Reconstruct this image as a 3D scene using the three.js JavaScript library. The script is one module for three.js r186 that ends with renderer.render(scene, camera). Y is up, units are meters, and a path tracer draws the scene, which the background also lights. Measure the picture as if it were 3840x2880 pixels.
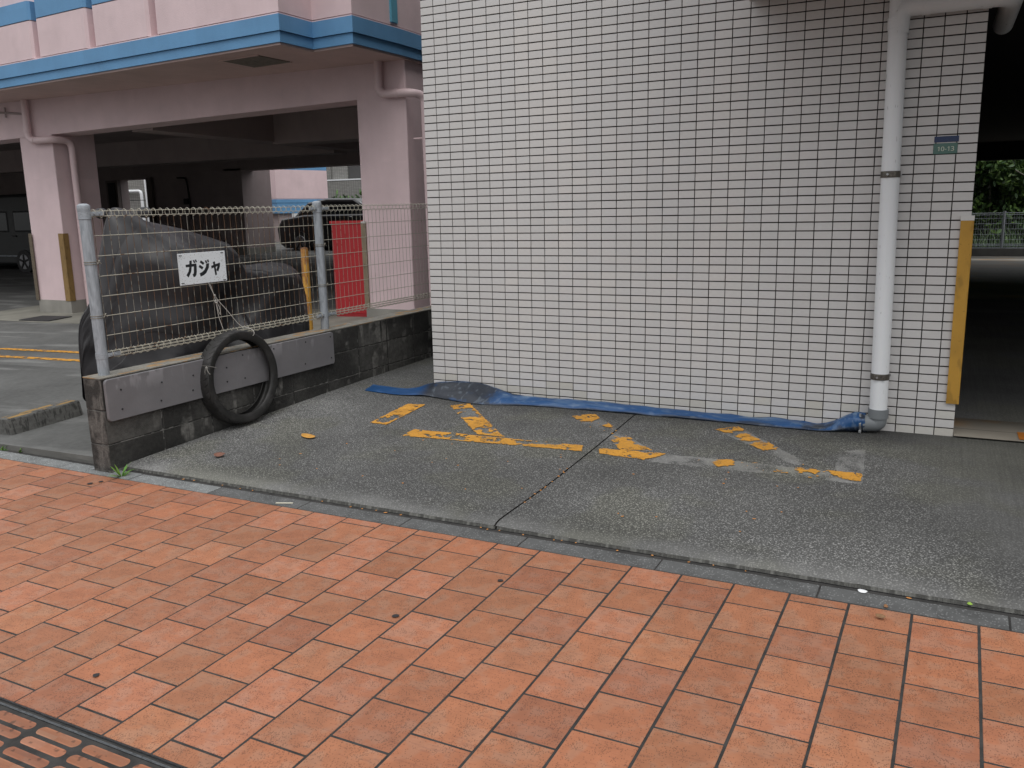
import * as THREE from 'three';
import { mergeGeometries } from 'three/addons/utils/BufferGeometryUtils.js';
import { RoundedBoxGeometry } from 'three/addons/geometries/RoundedBoxGeometry.js';

// ---------------------------------------------------------------- camera, sky, sun, exposure
const scene = new THREE.Scene();
const camera = new THREE.PerspectiveCamera(48.3, 4 / 3, 0.05, 600);
camera.position.set(3.245, 1.376, 5.270);
camera.up.set(-0.06944, 0.98075, -0.18250);
camera.lookAt(3.245 - 0.43471, 1.376 - 0.19440, 5.270 - 0.87934);
camera.focus = 5; 

const renderer = new THREE.WebGLRenderer({ antialias: true });
renderer.toneMapping = THREE.LinearToneMapping;
renderer.toneMappingExposure = 1.40;
renderer.shadowMap.enabled = true;

const SUN = new THREE.Vector3(0.35, 0.85, 0.45).normalize();
{ // overcast sky, brighter towards the zenith and a little round the hidden sun
  const W = 128, H = 64, d = new Float32Array(W * H * 4);
  for (let j = 0; j < H; j++) for (let i = 0; i < W; i++) {
    const el = ((j + 0.5) / H - 0.5) * Math.PI, az = ((i + 0.5) / W - 0.5) * 2 * Math.PI;
    const v = new THREE.Vector3(Math.cos(az) * Math.cos(el), Math.sin(el), Math.sin(az) * Math.cos(el));
    let L = el > 0 ? (1 + 2 * Math.sin(el)) / 3 * 1.15 : 0.12;
    if (el > 0) L *= 0.92 + 0.35 * Math.pow(Math.max(0, v.dot(SUN)), 3);
    const k = (j * W + i) * 4;
    d[k] = L * 0.99; d[k + 1] = L * 1.0; d[k + 2] = L * 1.02; d[k + 3] = 1;
  }
  const t = new THREE.DataTexture(d, W, H, THREE.RGBAFormat, THREE.FloatType);
  t.mapping = THREE.EquirectangularReflectionMapping; t.magFilter = THREE.LinearFilter; t.minFilter = THREE.LinearFilter; t.needsUpdate = true;
  scene.background = t; scene.environment = t;
}
const sun = new THREE.DirectionalLight(new THREE.Color(1, 0.96, 0.9), 0.6);
sun.position.copy(SUN).multiplyScalar(30); sun.target.position.set(0, 0, 0);
sun.castShadow = true; sun.shadow.radius = 60; sun.shadow.mapSize.set(2048, 2048);
Object.assign(sun.shadow.camera, { left: -20, right: 20, top: 20, bottom: -20, near: 1, far: 80 });
scene.add(sun); scene.add(sun.target);

// ---------------------------------------------------------------- helpers
function mulberry(a) { return () => { a |= 0; a = a + 0x6D2B79F5 | 0; let t = Math.imul(a ^ a >>> 15, 1 | a); t = t + Math.imul(t ^ t >>> 7, 61 | t) ^ t; return ((t ^ t >>> 14) >>> 0) / 4294967296; }; }
const rnd = mulberry(20240611);
const R = (a, b) => a + (b - a) * rnd();
const clamp = (x, a = 0, b = 1) => x < a ? a : x > b ? b : x;
const mix = (a, b, t) => a + (b - a) * t;
const smooth = (a, b, x) => { const t = clamp((x - a) / (b - a)); return t * t * (3 - 2 * t); };
function h2(x, y, s) { let h = Math.imul(x, 374761393) + Math.imul(y, 668265263) + Math.imul(s, 1274126177) | 0; h = Math.imul(h ^ h >>> 13, 1274126177); h ^= h >>> 16; return (h >>> 0) / 4294967296; }
function vn(x, y, s = 0) {
  const i = Math.floor(x), j = Math.floor(y), fx = x - i, fy = y - j, u = fx * fx * (3 - 2 * fx), v = fy * fy * (3 - 2 * fy);
  return mix(mix(h2(i, j, s), h2(i + 1, j, s), u), mix(h2(i, j + 1, s), h2(i + 1, j + 1, s), u), v);
}
function fbm(x, y, s = 0, o = 4) { let a = 0, w = 0.5, t = 0; for (let k = 0; k < o; k++) { a += w * vn(x, y, s + k * 7); t += w; x *= 2.03; y *= 2.03; w *= 0.5; } return a / t; }
const sr = (v) => { v = clamp(v); return 255 * (v <= 0.0031308 ? v * 12.92 : 1.055 * Math.pow(v, 1 / 2.4) - 0.055); };
function tex(w, h, fn, srgb = true) { // fn(u in px, v in px up) -> [r,g,b] linear when srgb, else 0..1 data
  const d = new Uint8Array(w * h * 4);
  for (let j = 0; j < h; j++) for (let i = 0; i < w; i++) {
    const c = fn(i, j), k = (j * w + i) * 4;
    if (srgb) { d[k] = sr(c[0]); d[k + 1] = sr(c[1]); d[k + 2] = sr(c[2]); } else { d[k] = d[k + 1] = d[k + 2] = 255 * clamp(c); }
    d[k + 3] = 255;
  }
  const t = new THREE.DataTexture(d, w, h); t.magFilter = THREE.LinearFilter; t.minFilter = THREE.LinearMipmapLinearFilter; t.generateMipmaps = true;
  t.wrapS = t.wrapT = THREE.RepeatWrapping; if (srgb) t.colorSpace = THREE.SRGBColorSpace; t.anisotropy = 8; t.needsUpdate = true; return t;
}
const rep = (t, sx, sy, ox = 0, oy = 0) => { const c = t.clone(); c.repeat.set(sx, sy); c.offset.set(ox, oy); c.needsUpdate = true; return c; };
const lin = (r, g, b) => new THREE.Color().setRGB(r, g, b);
const mat = (o) => new THREE.MeshStandardMaterial(o);
const used = {};
function numbered(n) { if (!(n in used)) { used[n] = 0; return n; } used[n]++; return n + '_' + String(used[n]).padStart(3, '0'); }
function tag(o, label, category, group) { o.userData.label = label; o.userData.category = category; if (group) o.userData.group = group; return o; }
function thing(name, label, category, pos = [0, 0, 0], group) { const o = new THREE.Group(); o.name = numbered(name); o.position.set(...pos); scene.add(o); return tag(o, label, category, group); }
function struct(name, o) { o.name = numbered(name); o.userData.kind = 'structure'; scene.add(o); return o; }
function flat(g) { // position, normal, uv only, unindexed
  const n = g.index ? g.toNonIndexed() : g;
  for (const k of Object.keys(n.attributes)) if (!['position', 'normal', 'uv', 'color'].includes(k)) n.deleteAttribute(k);
  return n;
}
const merge = (list) => list.length === 1 ? list[0] : mergeGeometries(list.map(flat));
function part(name, g, m, parent, label) { const o = new THREE.Mesh(Array.isArray(g) ? merge(g) : g, m); o.name = name; parent.add(o); if (label) o.userData.label = label; return o; }
function boxUV(g, ox = 0, oy = 0) { // uv in metres from the dominant normal axis
  const n = flat(g), p = n.attributes.position, q = n.attributes.normal, uv = new Float32Array(p.count * 2);
  for (let i = 0; i < p.count; i++) {
    const ax = Math.abs(q.getX(i)), ay = Math.abs(q.getY(i)), az = Math.abs(q.getZ(i)); let u, v;
    if (ay >= ax && ay >= az) { u = p.getX(i); v = p.getZ(i); } else if (ax >= az) { u = p.getZ(i); v = p.getY(i); } else { u = p.getX(i); v = p.getY(i); }
    uv[2 * i] = u + ox; uv[2 * i + 1] = v + oy;
  }
  n.setAttribute('uv', new THREE.BufferAttribute(uv, 2)); return n;
}
function box(x0, x1, y0, y1, z0, z1, b = 0) { // box between limits, uv in metres, optional rounded edges
  const w = x1 - x0, h = y1 - y0, d = z1 - z0;
  const g = b ? new RoundedBoxGeometry(w, h, d, 2, b) : new THREE.BoxGeometry(w, h, d);
  g.translate((x0 + x1) / 2, (y0 + y1) / 2, (z0 + z1) / 2); return boxUV(g);
}
function tri(verts, faces) { // flat-shaded triangles
  const p = []; for (const f of faces) for (let k = 1; k < f.length - 1; k++) for (const i of [f[0], f[k], f[k + 1]]) p.push(...verts[i]);
  const g = new THREE.BufferGeometry(); g.setAttribute('position', new THREE.Float32BufferAttribute(p, 3)); g.computeVertexNormals();
  g.setAttribute('uv', new THREE.Float32BufferAttribute(new Float32Array(p.length / 3 * 2), 2)); return g;
}
function plate(w, h, t, c) { // chamfered plate, face to +z at t, open back
  const a = w / 2, b = h / 2, V = [[-a, -b, 0], [a, -b, 0], [a, b, 0], [-a, b, 0], [-a, -b, t - c], [a, -b, t - c], [a, b, t - c], [-a, b, t - c], [-a + c, -b + c, t], [a - c, -b + c, t], [a - c, b - c, t], [-a + c, b - c, t]];
  return tri(V, [[8, 9, 10, 11], [4, 5, 9, 8], [5, 6, 10, 9], [6, 7, 11, 10], [7, 4, 8, 11], [0, 1, 5, 4], [1, 2, 6, 5], [2, 3, 7, 6], [3, 0, 4, 7]]);
}
function prism(poly, y0, y1, f0, f1) { // poly of [x,z]; y0,y1 numbers or functions of x,z
  const Y0 = typeof y0 === 'function' ? y0 : () => y0, Y1 = typeof y1 === 'function' ? y1 : () => y1;
  const pts = poly.map(p => new THREE.Vector2(p[0], p[1])), ccw = THREE.ShapeUtils.isClockWise(pts) ? pts.slice().reverse() : pts, t = THREE.ShapeUtils.triangulateShape(ccw, []), P = [], n = ccw.length;
  const add = (p, y) => P.push(p.x, y(p.x, p.y), p.y);
  for (const [a, b, c] of t) { add(ccw[a], Y1); add(ccw[c], Y1); add(ccw[b], Y1); add(ccw[a], Y0); add(ccw[b], Y0); add(ccw[c], Y0); }
  for (let i = 0; i < n; i++) { const a = ccw[i], b = ccw[(i + 1) % n]; add(a, Y0); add(a, Y1); add(b, Y1); add(a, Y0); add(b, Y1); add(b, Y0); }
  const g = new THREE.BufferGeometry(); g.setAttribute('position', new THREE.Float32BufferAttribute(P, 3)); g.computeVertexNormals(); return boxUV(g);
}
function offsetLine(L, d) { // shift an open [x,z] line along its outward (left-hand +z for +x) normal
  const N = []; for (let i = 0; i < L.length - 1; i++) { const dx = L[i + 1][0] - L[i][0], dz = L[i + 1][1] - L[i][1], l = Math.hypot(dx, dz); N.push([-dz / l, dx / l]); }
  return L.map((p, i) => { const a = N[Math.max(0, i - 1)], b = N[Math.min(N.length - 1, i)], k = 1 + a[0] * b[0] + a[1] * b[1]; return [p[0] + d * (a[0] + b[0]) / k, p[1] + d * (a[1] + b[1]) / k]; });
}
const v3 = (p) => new THREE.Vector3(...p);
function bentPath(P, r) { // polyline with rounded bends
  const c = new THREE.CurvePath(); let last = v3(P[0]);
  for (let i = 1; i < P.length - 1; i++) {
    const a = v3(P[i - 1]), b = v3(P[i]), e = v3(P[i + 1]), k = Math.min(r, b.distanceTo(a) * 0.49, b.distanceTo(e) * 0.49);
    const p = b.clone().add(a.sub(b).setLength(k)), q = b.clone().add(e.sub(b).setLength(k));
    c.add(new THREE.LineCurve3(last, p)); c.add(new THREE.QuadraticBezierCurve3(p, b, q)); last = q;
  }
  c.add(new THREE.LineCurve3(last, v3(P[P.length - 1]))); return c;
}
const pipe = (P, rad, bend = 0.1, seg = 40, rs = 16) => new THREE.TubeGeometry(bentPath(P, bend), seg, rad, rs);
const rope = (P, rad, seg = 24, rs = 5) => new THREE.TubeGeometry(new THREE.CatmullRomCurve3(P.map(v3)), seg, rad, rs);
function rod(a, b, r, rs = 6) { const A = v3(a), B = v3(b), l = A.distanceTo(B), g = new THREE.CylinderGeometry(r, r, l, rs, 1); g.applyQuaternion(new THREE.Quaternion().setFromUnitVectors(new THREE.Vector3(0, 1, 0), B.clone().sub(A).normalize())); g.translate((A.x + B.x) / 2, (A.y + B.y) / 2, (A.z + B.z) / 2); return g; }
function cyl(r, h, x, y, z, rs = 24, r2 = r) { const g = new THREE.CylinderGeometry(r2, r, h, rs, 1); g.translate(x, y, z); return g; }
function inPoly(x, y, P) { let c = false; for (let i = 0, j = P.length - 1; i < P.length; j = i++) if ((P[i][1] > y) !== (P[j][1] > y) && x < (P[j][0] - P[i][0]) * (y - P[i][1]) / (P[j][1] - P[i][1]) + P[i][0]) c = !c; return c; }
function sheet(x0, x1, z0, z1, nx, nz, Y, zf) { // ground sheet, uv in metres; zf(x) optional front limit
  const P = [], U = [], I = [];
  for (let j = 0; j <= nz; j++) for (let i = 0; i <= nx; i++) { const x = mix(x0, x1, i / nx), z = mix(z0, zf ? zf(x) : z1, j / nz); P.push(x, Y(x, z), z); U.push(x, z); }
  for (let j = 0; j < nz; j++) for (let i = 0; i < nx; i++) { const a = j * (nx + 1) + i, b = a + 1, c = a + nx + 1, d = c + 1; I.push(a, c, b, b, c, d); }
  const g = new THREE.BufferGeometry(); g.setAttribute('position', new THREE.Float32BufferAttribute(P, 3)); g.setAttribute('uv', new THREE.Float32BufferAttribute(U, 2)); g.setIndex(I); g.computeVertexNormals(); return g;
}
function stones(x, y, size, s) { // nearest pebble: [distance in cells, random of that pebble]
  const X = x / size, Y = y / size, i = Math.floor(X), j = Math.floor(Y); let bd = 9, br = 0;
  for (let a = -1; a < 2; a++) for (let b = -1; b < 2; b++) { const cx = i + a + h2(i + a, j + b, s), cy = j + b + h2(i + a, j + b, s + 1), d = (cx - X) ** 2 + (cy - Y) ** 2; if (d < bd) { bd = d; br = h2(i + a, j + b, s + 2); } }
  return [Math.sqrt(bd), br];
}

// ground levels of the place
const walkY = (x, z) => 0.0591 + 0.00941 * x - 0.0312 * z;
const slabY = (x, z) => 0.105 - 0.0347 * z + 0.0045 * (x - 1.4) * Math.max(z, 0);
const lotY = (x, z) => 0.105 - 0.0347 * z + 0.022 * clamp(x + 0.8, -6.9, 0);
const edgeZ = (x) => 2.078 + 0.024 * (x - 1.454);

// ---------------------------------------------------------------- materials
const GRAIN = tex(512, 512, (i, j) => 0.5 + 0.6 * (fbm(i / 9, j / 9, 5, 3) - 0.5) + 0.25 * (h2(i, j, 9) - 0.5), false);
const STUCCO = tex(512, 512, (i, j) => fbm(i / 5, j / 5, 31, 3), false);
function plaster(r, g, b, amp, s) { // weathered paint, 2 m per repeat
  return tex(512, 512, (i, j) => { const k = 1 + amp * (fbm(i / 70, j / 70, s, 4) - 0.5) * 2 + 0.05 * (h2(i, j, s) - 0.5), st = amp * 0.5 * (fbm(i / 16, j / 160, s + 3, 3) - 0.5); return [r * (k + st), g * (k + st), b * (k + st)]; });
}
const paint = (r, g, b, amp, s, rough = 0.75) => mat({ map: rep(plaster(r, g, b, amp, s), 0.5, 0.5), bumpMap: rep(STUCCO, 2, 2), bumpScale: 0.002, roughness: rough });
const M = {};
M.pink = paint(0.68, 0.53, 0.545, 0.10, 41);
M.pinkShaded = paint(0.33, 0.27, 0.265, 0.12, 43);  // copy of the pink with the car park shade put into its colour
M.blue = paint(0.115, 0.285, 0.50, 0.10, 45, 0.6);
M.soffit = paint(0.60, 0.45, 0.42, 0.12, 47);
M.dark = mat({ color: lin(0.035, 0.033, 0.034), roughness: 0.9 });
M.black = mat({ color: lin(0.012, 0.012, 0.013), roughness: 0.6 });
M.pvcPink = mat({ color: lin(0.66, 0.51, 0.52), roughness: 0.45 });
M.concrete = paint(0.27, 0.26, 0.235, 0.25, 51, 0.95);
M.concreteDark = paint(0.12, 0.118, 0.11, 0.35, 53, 0.95);
M.steel = mat({ color: lin(0.45, 0.46, 0.47), roughness: 0.35, metalness: 0.9 });
M.galv = mat({ map: tex(256, 256, (i, j) => { const k = fbm(i / 14, j / 14, 61, 4), s = stones(i, j, 11, 62)[1], v = 0.33 + 0.2 * (k - 0.5) + 0.08 * (s - 0.5); return [v * 0.92, v, v * 1.09]; }), roughness: 0.6, metalness: 0.15 });
M.pvc = mat({ map: tex(256, 512, (i, j) => { const k = 1 + 0.06 * (fbm(i / 20, j / 60, 71, 3) - 0.5), sc = fbm(i / 7, j / 12, 73, 3) > 0.845 ? 0.62 : 1; return [0.74 * k * sc, 0.76 * k * sc, 0.78 * k * sc]; }), roughness: 0.38 });
M.pvcGrey = mat({ color: lin(0.17, 0.185, 0.195), roughness: 0.5 });
M.rubber = mat({ color: lin(0.016, 0.016, 0.017), roughness: 0.62 });
M.string = mat({ color: lin(0.42, 0.40, 0.37), roughness: 0.9 });
M.glass = mat({ color: lin(0.012, 0.016, 0.018), roughness: 0.2 });

// ---------------------------------------------------------------- ground, road, pavement
struct('ground', new THREE.Mesh(sheet(-300, 300, -300, 300, 8, 8, () => -0.62), mat({ color: lin(0.10, 0.10, 0.09), roughness: 1 })));
struct('road', new THREE.Mesh(sheet(-60, 60, 6.2, 14, 20, 6, (x, z) => walkY(x, 6.2) - 0.12 - 0.01 * (z - 6.2)), mat({ color: lin(0.06, 0.06, 0.06), roughness: 0.95 })));

const pave = struct('pavement', new THREE.Group());
{
  const th = 0.02407, ex = new THREE.Vector3(Math.cos(th), 0, Math.sin(th)), ez = new THREE.Vector3(-Math.sin(th), 0, Math.cos(th));
  ex.y = walkY(ex.x, ex.z) - walkY(0, 0); ez.y = walkY(ez.x, ez.z) - walkY(0, 0); ex.normalize(); ez.addScaledVector(ex, -ez.dot(ex)).normalize();
  const ey = new THREE.Vector3().crossVectors(ez, ex);
  pave.quaternion.setFromRotationMatrix(new THREE.Matrix4().makeBasis(ex, ey, ez));
  pave.position.set(1.454, walkY(1.454, 2.267), 2.267);
  const grout = mat({ map: rep(tex(512, 512, (i, j) => { const k = fbm(i / 20, j / 20, 81, 4), v = 0.022 + 0.035 * (k - 0.35) + 0.006 * h2(i, j, 82); return [v * 1.05, v * 1.0, v * 0.95]; }), 1.2, 1.2), roughness: 1 });
  part('mortar_bed', box(-12, 12, -0.4, -0.0017, -0.19, 4.1), grout, pave);
  // clay paving tiles in running bond
  const maps = [];
  for (let s = 0; s < 8; s++) maps.push(tex(320, 320, (i, j) => {
    const pits = stones(i, j * 0.62, 5.2, 101 + s), big = fbm(i / 90, j / 90, 111 + s, 4), cloud = fbm(i / 26, j / 45, 121 + s, 3), streak = fbm(i / 60, j / 7, 131 + s, 2);
    let k = 1 + 0.26 * (big - 0.5) + 0.13 * (cloud - 0.5) + 0.05 * (h2(i, j, s) - 0.5);
    const dens = smooth(0.35, 0.72, fbm(i / 55, j / 55, 141 + s, 3)); const pit = pits[0] < 0.42 && pits[1] < 0.06 + 0.26 * dens ? 0.52 : 1;
    k *= pit; const pale = smooth(0.42, 0.72, fbm(i / 70, j / 70, 151 + s, 3)) * 0.6, dirt = smooth(0.6, 0.8, streak) * 0.14;
    const e = Math.min(i, j, 319 - i, 319 - j), ed = e < 4 ? 0.8 : 1;
    return [(0.335 + 0.0 * pale) * k * ed * (1 - dirt), (0.131 + 0.04 * pale) * k * ed * (1 - dirt), (0.067 + 0.042 * pale) * k * ed * (1 - dirt * 0.7)];
  }));
  const cm = [];
  for (let s = 0; s < 32; s++) { const w = 0.84 + 0.28 * h2(s, 1, 7), gch = 0.955 + 0.08 * h2(s, 2, 7); cm.push(mat({ map: maps[s % 8], color: lin(w, w * gch, w * gch * (0.93 + 0.09 * h2(s, 3, 7))), bumpMap: rep(GRAIN, 0.9, 0.9, s * 0.13, s * 0.21), bumpScale: 0.0006, roughness: 0.72 })); }
  function paver(w, d) { // chamfered top piece, uv over a 0.2 m tile
    const g = plate(w, d, 0.008, 0.0016); const p = g.attributes.position, uv = g.attributes.uv;
    for (let i = 0; i < p.count; i++) uv.setXY(i, p.getX(i) / 0.2 + 0.5, p.getY(i) / 0.2 + 0.5);
    g.rotateX(-Math.PI / 2); return g;
  }
  const cache = {}, get = (w, d) => cache[w.toFixed(4) + d.toFixed(4)] ||= paver(w, d);
  const Z0 = -0.052, Z1 = 1.568, T = 0.2;
  for (let s = -18; s < 13; s++) {
    const off = 0.5 * (((s - 1) % 2 + 2) % 2);
    for (let n = -2; n < 9; n++) {
      const a = Math.max(Z0, (n + off) * T + 0.0034), b = Math.min(Z1, (n + 1 + off) * T - 0.0034); if (b - a < 0.012) continue;
      const gap = s > 3 ? 0.0078 : s > -3 ? 0.0068 : 0.0058, o = new THREE.Mesh(get(T - gap, b - a), cm[Math.floor(rnd() * cm.length)]);
      o.name = 'paving_tile'; o.position.set((s + 0.5) * T, -0.0085 + R(-0.0006, 0.0006), (a + b) / 2); o.rotation.set(R(-0.003, 0.003), (b - a > 0.19 && rnd() < 0.5 ? Math.PI : 0) + R(-0.004, 0.004), R(-0.003, 0.003)); pave.add(o);
    }
  }
  // kerb stones between the tiles and the driveway
  const kmap = tex(512, 256, (i, j) => { const k = fbm(i / 40, j / 40, 161, 4), s = stones(i, j, 5, 162), v = 0.085 + 0.06 * (k - 0.45) + (s[1] > 0.86 && s[0] < 0.45 ? 0.09 : 0); return [v * 0.98, v, v]; });
  const km = mat({ map: rep(kmap, 1.6, 3), bumpMap: rep(GRAIN, 3, 3), bumpScale: 0.0015, roughness: 0.95 });
  const kmL = mat({ map: rep(kmap, 1.6, 3), color: lin(1.9, 1.95, 1.95), bumpMap: rep(GRAIN, 3, 3), bumpScale: 0.0015, roughness: 0.95 });
  for (let k = -7; k < 7; k++) { const x = (1.45 + 3 * k) * T; part('kerb_stone', box(x + 0.003, x + 0.597, -0.1, R(-0.001, 0.002), -0.158, Z0 - 0.0045, 0.003), k < -3 ? kmL : km, pave); }
  part('kerb_mortar', box(-12, 12, -0.1, -0.006, -0.187, -0.1615), mat({ map: rep(tex(256, 64, (i, j) => { const k = fbm(i / 9, j / 9, 171, 3), v = 0.07 + 0.10 * smooth(0.35, 0.6, k); return [v, v * 0.99, v * 0.82]; }), 2, 8), roughness: 1 }), pave);
  // steel edging and tactile blocks at the near left
  const rail = new THREE.Shape(); rail.moveTo(0, -0.03); rail.lineTo(0, 0.001); rail.lineTo(0.006, 0.003); rail.lineTo(0.0075, -0.002); rail.lineTo(0.016, -0.002); rail.lineTo(0.0175, 0.003); rail.lineTo(0.0235, 0.001); rail.lineTo(0.0235, -0.03);
  const rg = new THREE.ExtrudeGeometry(rail, { depth: 8, bevelEnabled: false }); rg.rotateY(-Math.PI / 2); rg.translate(4, 0, 1.5715);
  part('edging_strip', boxUV(rg), mat({ color: lin(0.16, 0.17, 0.18), roughness: 0.42, metalness: 0.7, map: rep(GRAIN, 2, 9) }), pave);
  const bar = new THREE.Shape(); const bl = 0.088, bw = 0.0165; bar.absarc(bl - bw, 0, bw, -Math.PI / 2, Math.PI / 2); bar.absarc(-bl + bw, 0, bw, Math.PI / 2, Math.PI * 1.5);
  const bg = new THREE.ExtrudeGeometry(bar, { depth: 0.003, bevelEnabled: true, bevelSize: 0.002, bevelThickness: 0.002, bevelSegments: 1, curveSegments: 6 }); bg.rotateX(-Math.PI / 2); boxUV(bg);
  const tb = get(0.194, 0.0945), tbm = mat({ color: lin(0.055, 0.038, 0.032), map: rep(GRAIN, 1, 1), roughness: 0.9 });
  for (let r = 0; r < 6; r++) for (let c = -7; c < 8; c++) {
    if ((c * 0.2 + 1.5) + r * 0.1 > 3.6) continue;
    const t = part('tactile_tile', tb, cm[(r * 5 + c + 40) % 32], pave); t.position.set((c + 0.45) * T, -0.0125, 1.6005 + 0.0485 + r * 0.0975);
    t.material = tbm;
    for (const q of [-1, 1]) { const b = part('tactile_bar', bg, cm[(r * 7 + c * 3 + 60 + q) % 32], t); b.position.set(0, 0.006, q * 0.0235); }
  }
}

// ---------------------------------------------------------------- driveway slab with exposed aggregate
const ghosts = [
  [[0.317, 0.314], [0.421, 0.221], [1.011, 0.866], [0.828, 0.869]], [[0.401, 1.045], [0.402, 0.897], [1.098, 0.884], [1.516, 0.873], [1.544, 0.974], [1.097, 0.997]],
  [[1.21, 0.297], [1.327, 0.201], [1.73, 0.641], [1.909, 0.827], [1.745, 0.887], [1.64, 0.734]], [[1.618, 0.89], [2.001, 0.863], [2.32, 0.853], [2.668, 0.863], [2.994, 0.86], [2.996, 1.012], [2.709, 1.006], [2.168, 1.011], [1.904, 1.019], [1.654, 0.976]],
  [[2.131, 0.302], [2.25, 0.2], [2.76, 0.816], [2.661, 0.816]], [[2.844, 0.501], [2.972, 0.427], [2.993, 0.849], [2.863, 0.863]]];
{
  const W = 2048, H = 1440, X0 = -1.1, SX = 5.12, Z0 = -1.45, SZ = 3.6;
  const hgt = new Float32Array(W * H);
  const cmap = tex(W, H, (i, j) => {
    const x = X0 + SX * i / W, z = Z0 + SZ * j / H;
    const big = fbm(x * 1.3, z * 1.5, 201, 5), mid = fbm(x * 5, z * 5, 203, 3), st = stones(x, z, 0.0068, 205), st2 = stones(x, z, 0.0042, 208);
    const plain = smooth(2.75, 3.4, x + 0.25 * (mid - 0.5) - 0.28 * z), edge = smooth(1.93, 2.07, z - 0.024 * (x - 1.45) + 0.06 * (mid - 0.5)), nearWall = smooth(-0.1, -0.78, x + 0.25 * (mid - 0.5)) * smooth(-0.6, 0.6, z);
    let gh = 0; const wx = x + 0.012 * (vn(x * 60, z * 60, 211) - 0.5), wz = z + 0.012 * (vn(x * 60, z * 60, 212) - 0.5); for (const P of ghosts) if (inPoly(wx, wz, P)) gh = 1;
    gh *= mix(0.35, 0.85, smooth(1.1, 2.2, x)) * smooth(0.2, 0.6, fbm(x * 11, z * 11, 213, 4));
    let v = 0.055 * (0.62 + 0.85 * big) * (0.85 + 0.3 * mid);
    const show = (1 - 0.75 * plain) * (1 - 0.6 * edge) * (1 - 0.6 * gh), bright = st[1] > 0.52 ? (st[1] - 0.52) * (0.42 + 0.25 * nearWall) : 0;
    const rim = st[0] > 0.48 ? 0.62 : 1; v = v * mix(1, rim, show) + show * (st[0] < 0.42 ? bright * (0.55 + 0.8 * big) : 0) + show * (st2[1] > 0.85 ? 0.035 : 0);
    v += 0.035 * edge * (0.5 + mid) + 0.11 * gh + 0.05 * nearWall * (0.3 + mid) * (st[1] > 0.35 ? 1 : 0.3);
    const broom = plain * (0.02 * (vn(x * 170, z * 3, 215) - 0.5)); v += broom + plain * 0.012;
    const wet = smooth(0.42, 0.16, z + 0.1 * (mid - 0.5)) * smooth(0.0, 0.4, x) * smooth(3.5, 3.0, x); v *= 1 - 0.42 * wet;
    const back = smooth(-0.05, -0.4, z) * smooth(0.1, -0.1, x); v = mix(v, v * 0.9 + 0.006, back);
    const patch = inPoly(x, z, [[0.085, 1.172], [0.08, 0.907], [0.374, 0.907], [0.39, 1.108]]) ? 0.72 + 0.28 * smooth(0.95, 1.15, z + 0.3 * (mid - 0.5)) : 1; v *= patch;
    const olive = 0.03 * smooth(0.45, 0.7, fbm(x * 3, z * 3, 217, 3));
    hgt[j * W + i] = show * (st[0] < 0.45 ? 0.75 : 0.25) + (1 - show) * 0.5;
    v = (v * 1.22 + 0.004) * (0.72 + 0.62 * fbm(x * 0.9 + 4, z * 1.8, 219, 4)); return [v * 1.0, v * 1.0, v * (0.97 - olive * 3)];
  });
  const bmap = tex(W / 2, H / 2, (i, j) => hgt[(2 * j) * W + 2 * i] * 0.5 + hgt[(2 * j + 1) * W + 2 * i + 1] * 0.5, false);
  const fit = (t) => { const c = rep(t, 1 / SX, 1 / SZ, -X0 / SX, -Z0 / SZ); c.wrapS = THREE.MirroredRepeatWrapping; c.wrapT = THREE.MirroredRepeatWrapping; return c; };
  const sm = mat({ map: fit(cmap), bumpMap: fit(bmap), bumpScale: 0.0022, roughness: 0.88 });
  const jointX = (z) => 1.578 + 0.012 * smooth(0, 1, z) - 0.02 * smooth(1.5, 2.05, z);
  const lip = mat({ map: rep(tex(512, 64, (i, j) => { const k = fbm(i / 10, j / 10, 221, 4), v = 0.06 + 0.10 * smooth(0.35, 0.8, k); return [v, v, v * 0.92]; }), 1.5, 1.5), bumpMap: rep(GRAIN, 4, 4), bumpScale: 0.004, roughness: 1 });
  for (const [a, b, da, db] of [[-0.95, 1.578, 0, -0.0045], [1.578, 9, 0.0045, 0]]) {
    const g = new THREE.Group(); struct('driveway_slab', g);
    const nx = Math.round((b - a) * 24), P = sheet(0, 1, -6, 2, nx, 60, () => 0), q = P.attributes.position, uv = P.attributes.uv;
    for (let i = 0; i < q.count; i++) { // remap to this panel, with a worn rounded front edge
      const f = q.getX(i), t = (q.getZ(i) + 6) / 8, zf0 = edgeZ(mix(a, b, f)), z = t < 0.5 ? mix(-6, 1.7, t / 0.5) : mix(1.7, zf0, (t - 0.5) / 0.5), x = mix(a === -0.95 ? a : jointX(z) + da, b === 9 ? b : jointX(z) + db, f);
      const dz = zf0 - z, worn = dz < 0.05 ? 0.012 * Math.pow(1 - dz / 0.05, 2) + 0.004 * (vn(x * 25, z * 25, 231) - 0.5) * (1 - dz / 0.05) : 0;
      q.setXYZ(i, x, slabY(x, z) - worn, z); uv.setXY(i, x, z);
    }
    P.computeVertexNormals(); part('slab_surface', P, sm, g);
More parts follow.
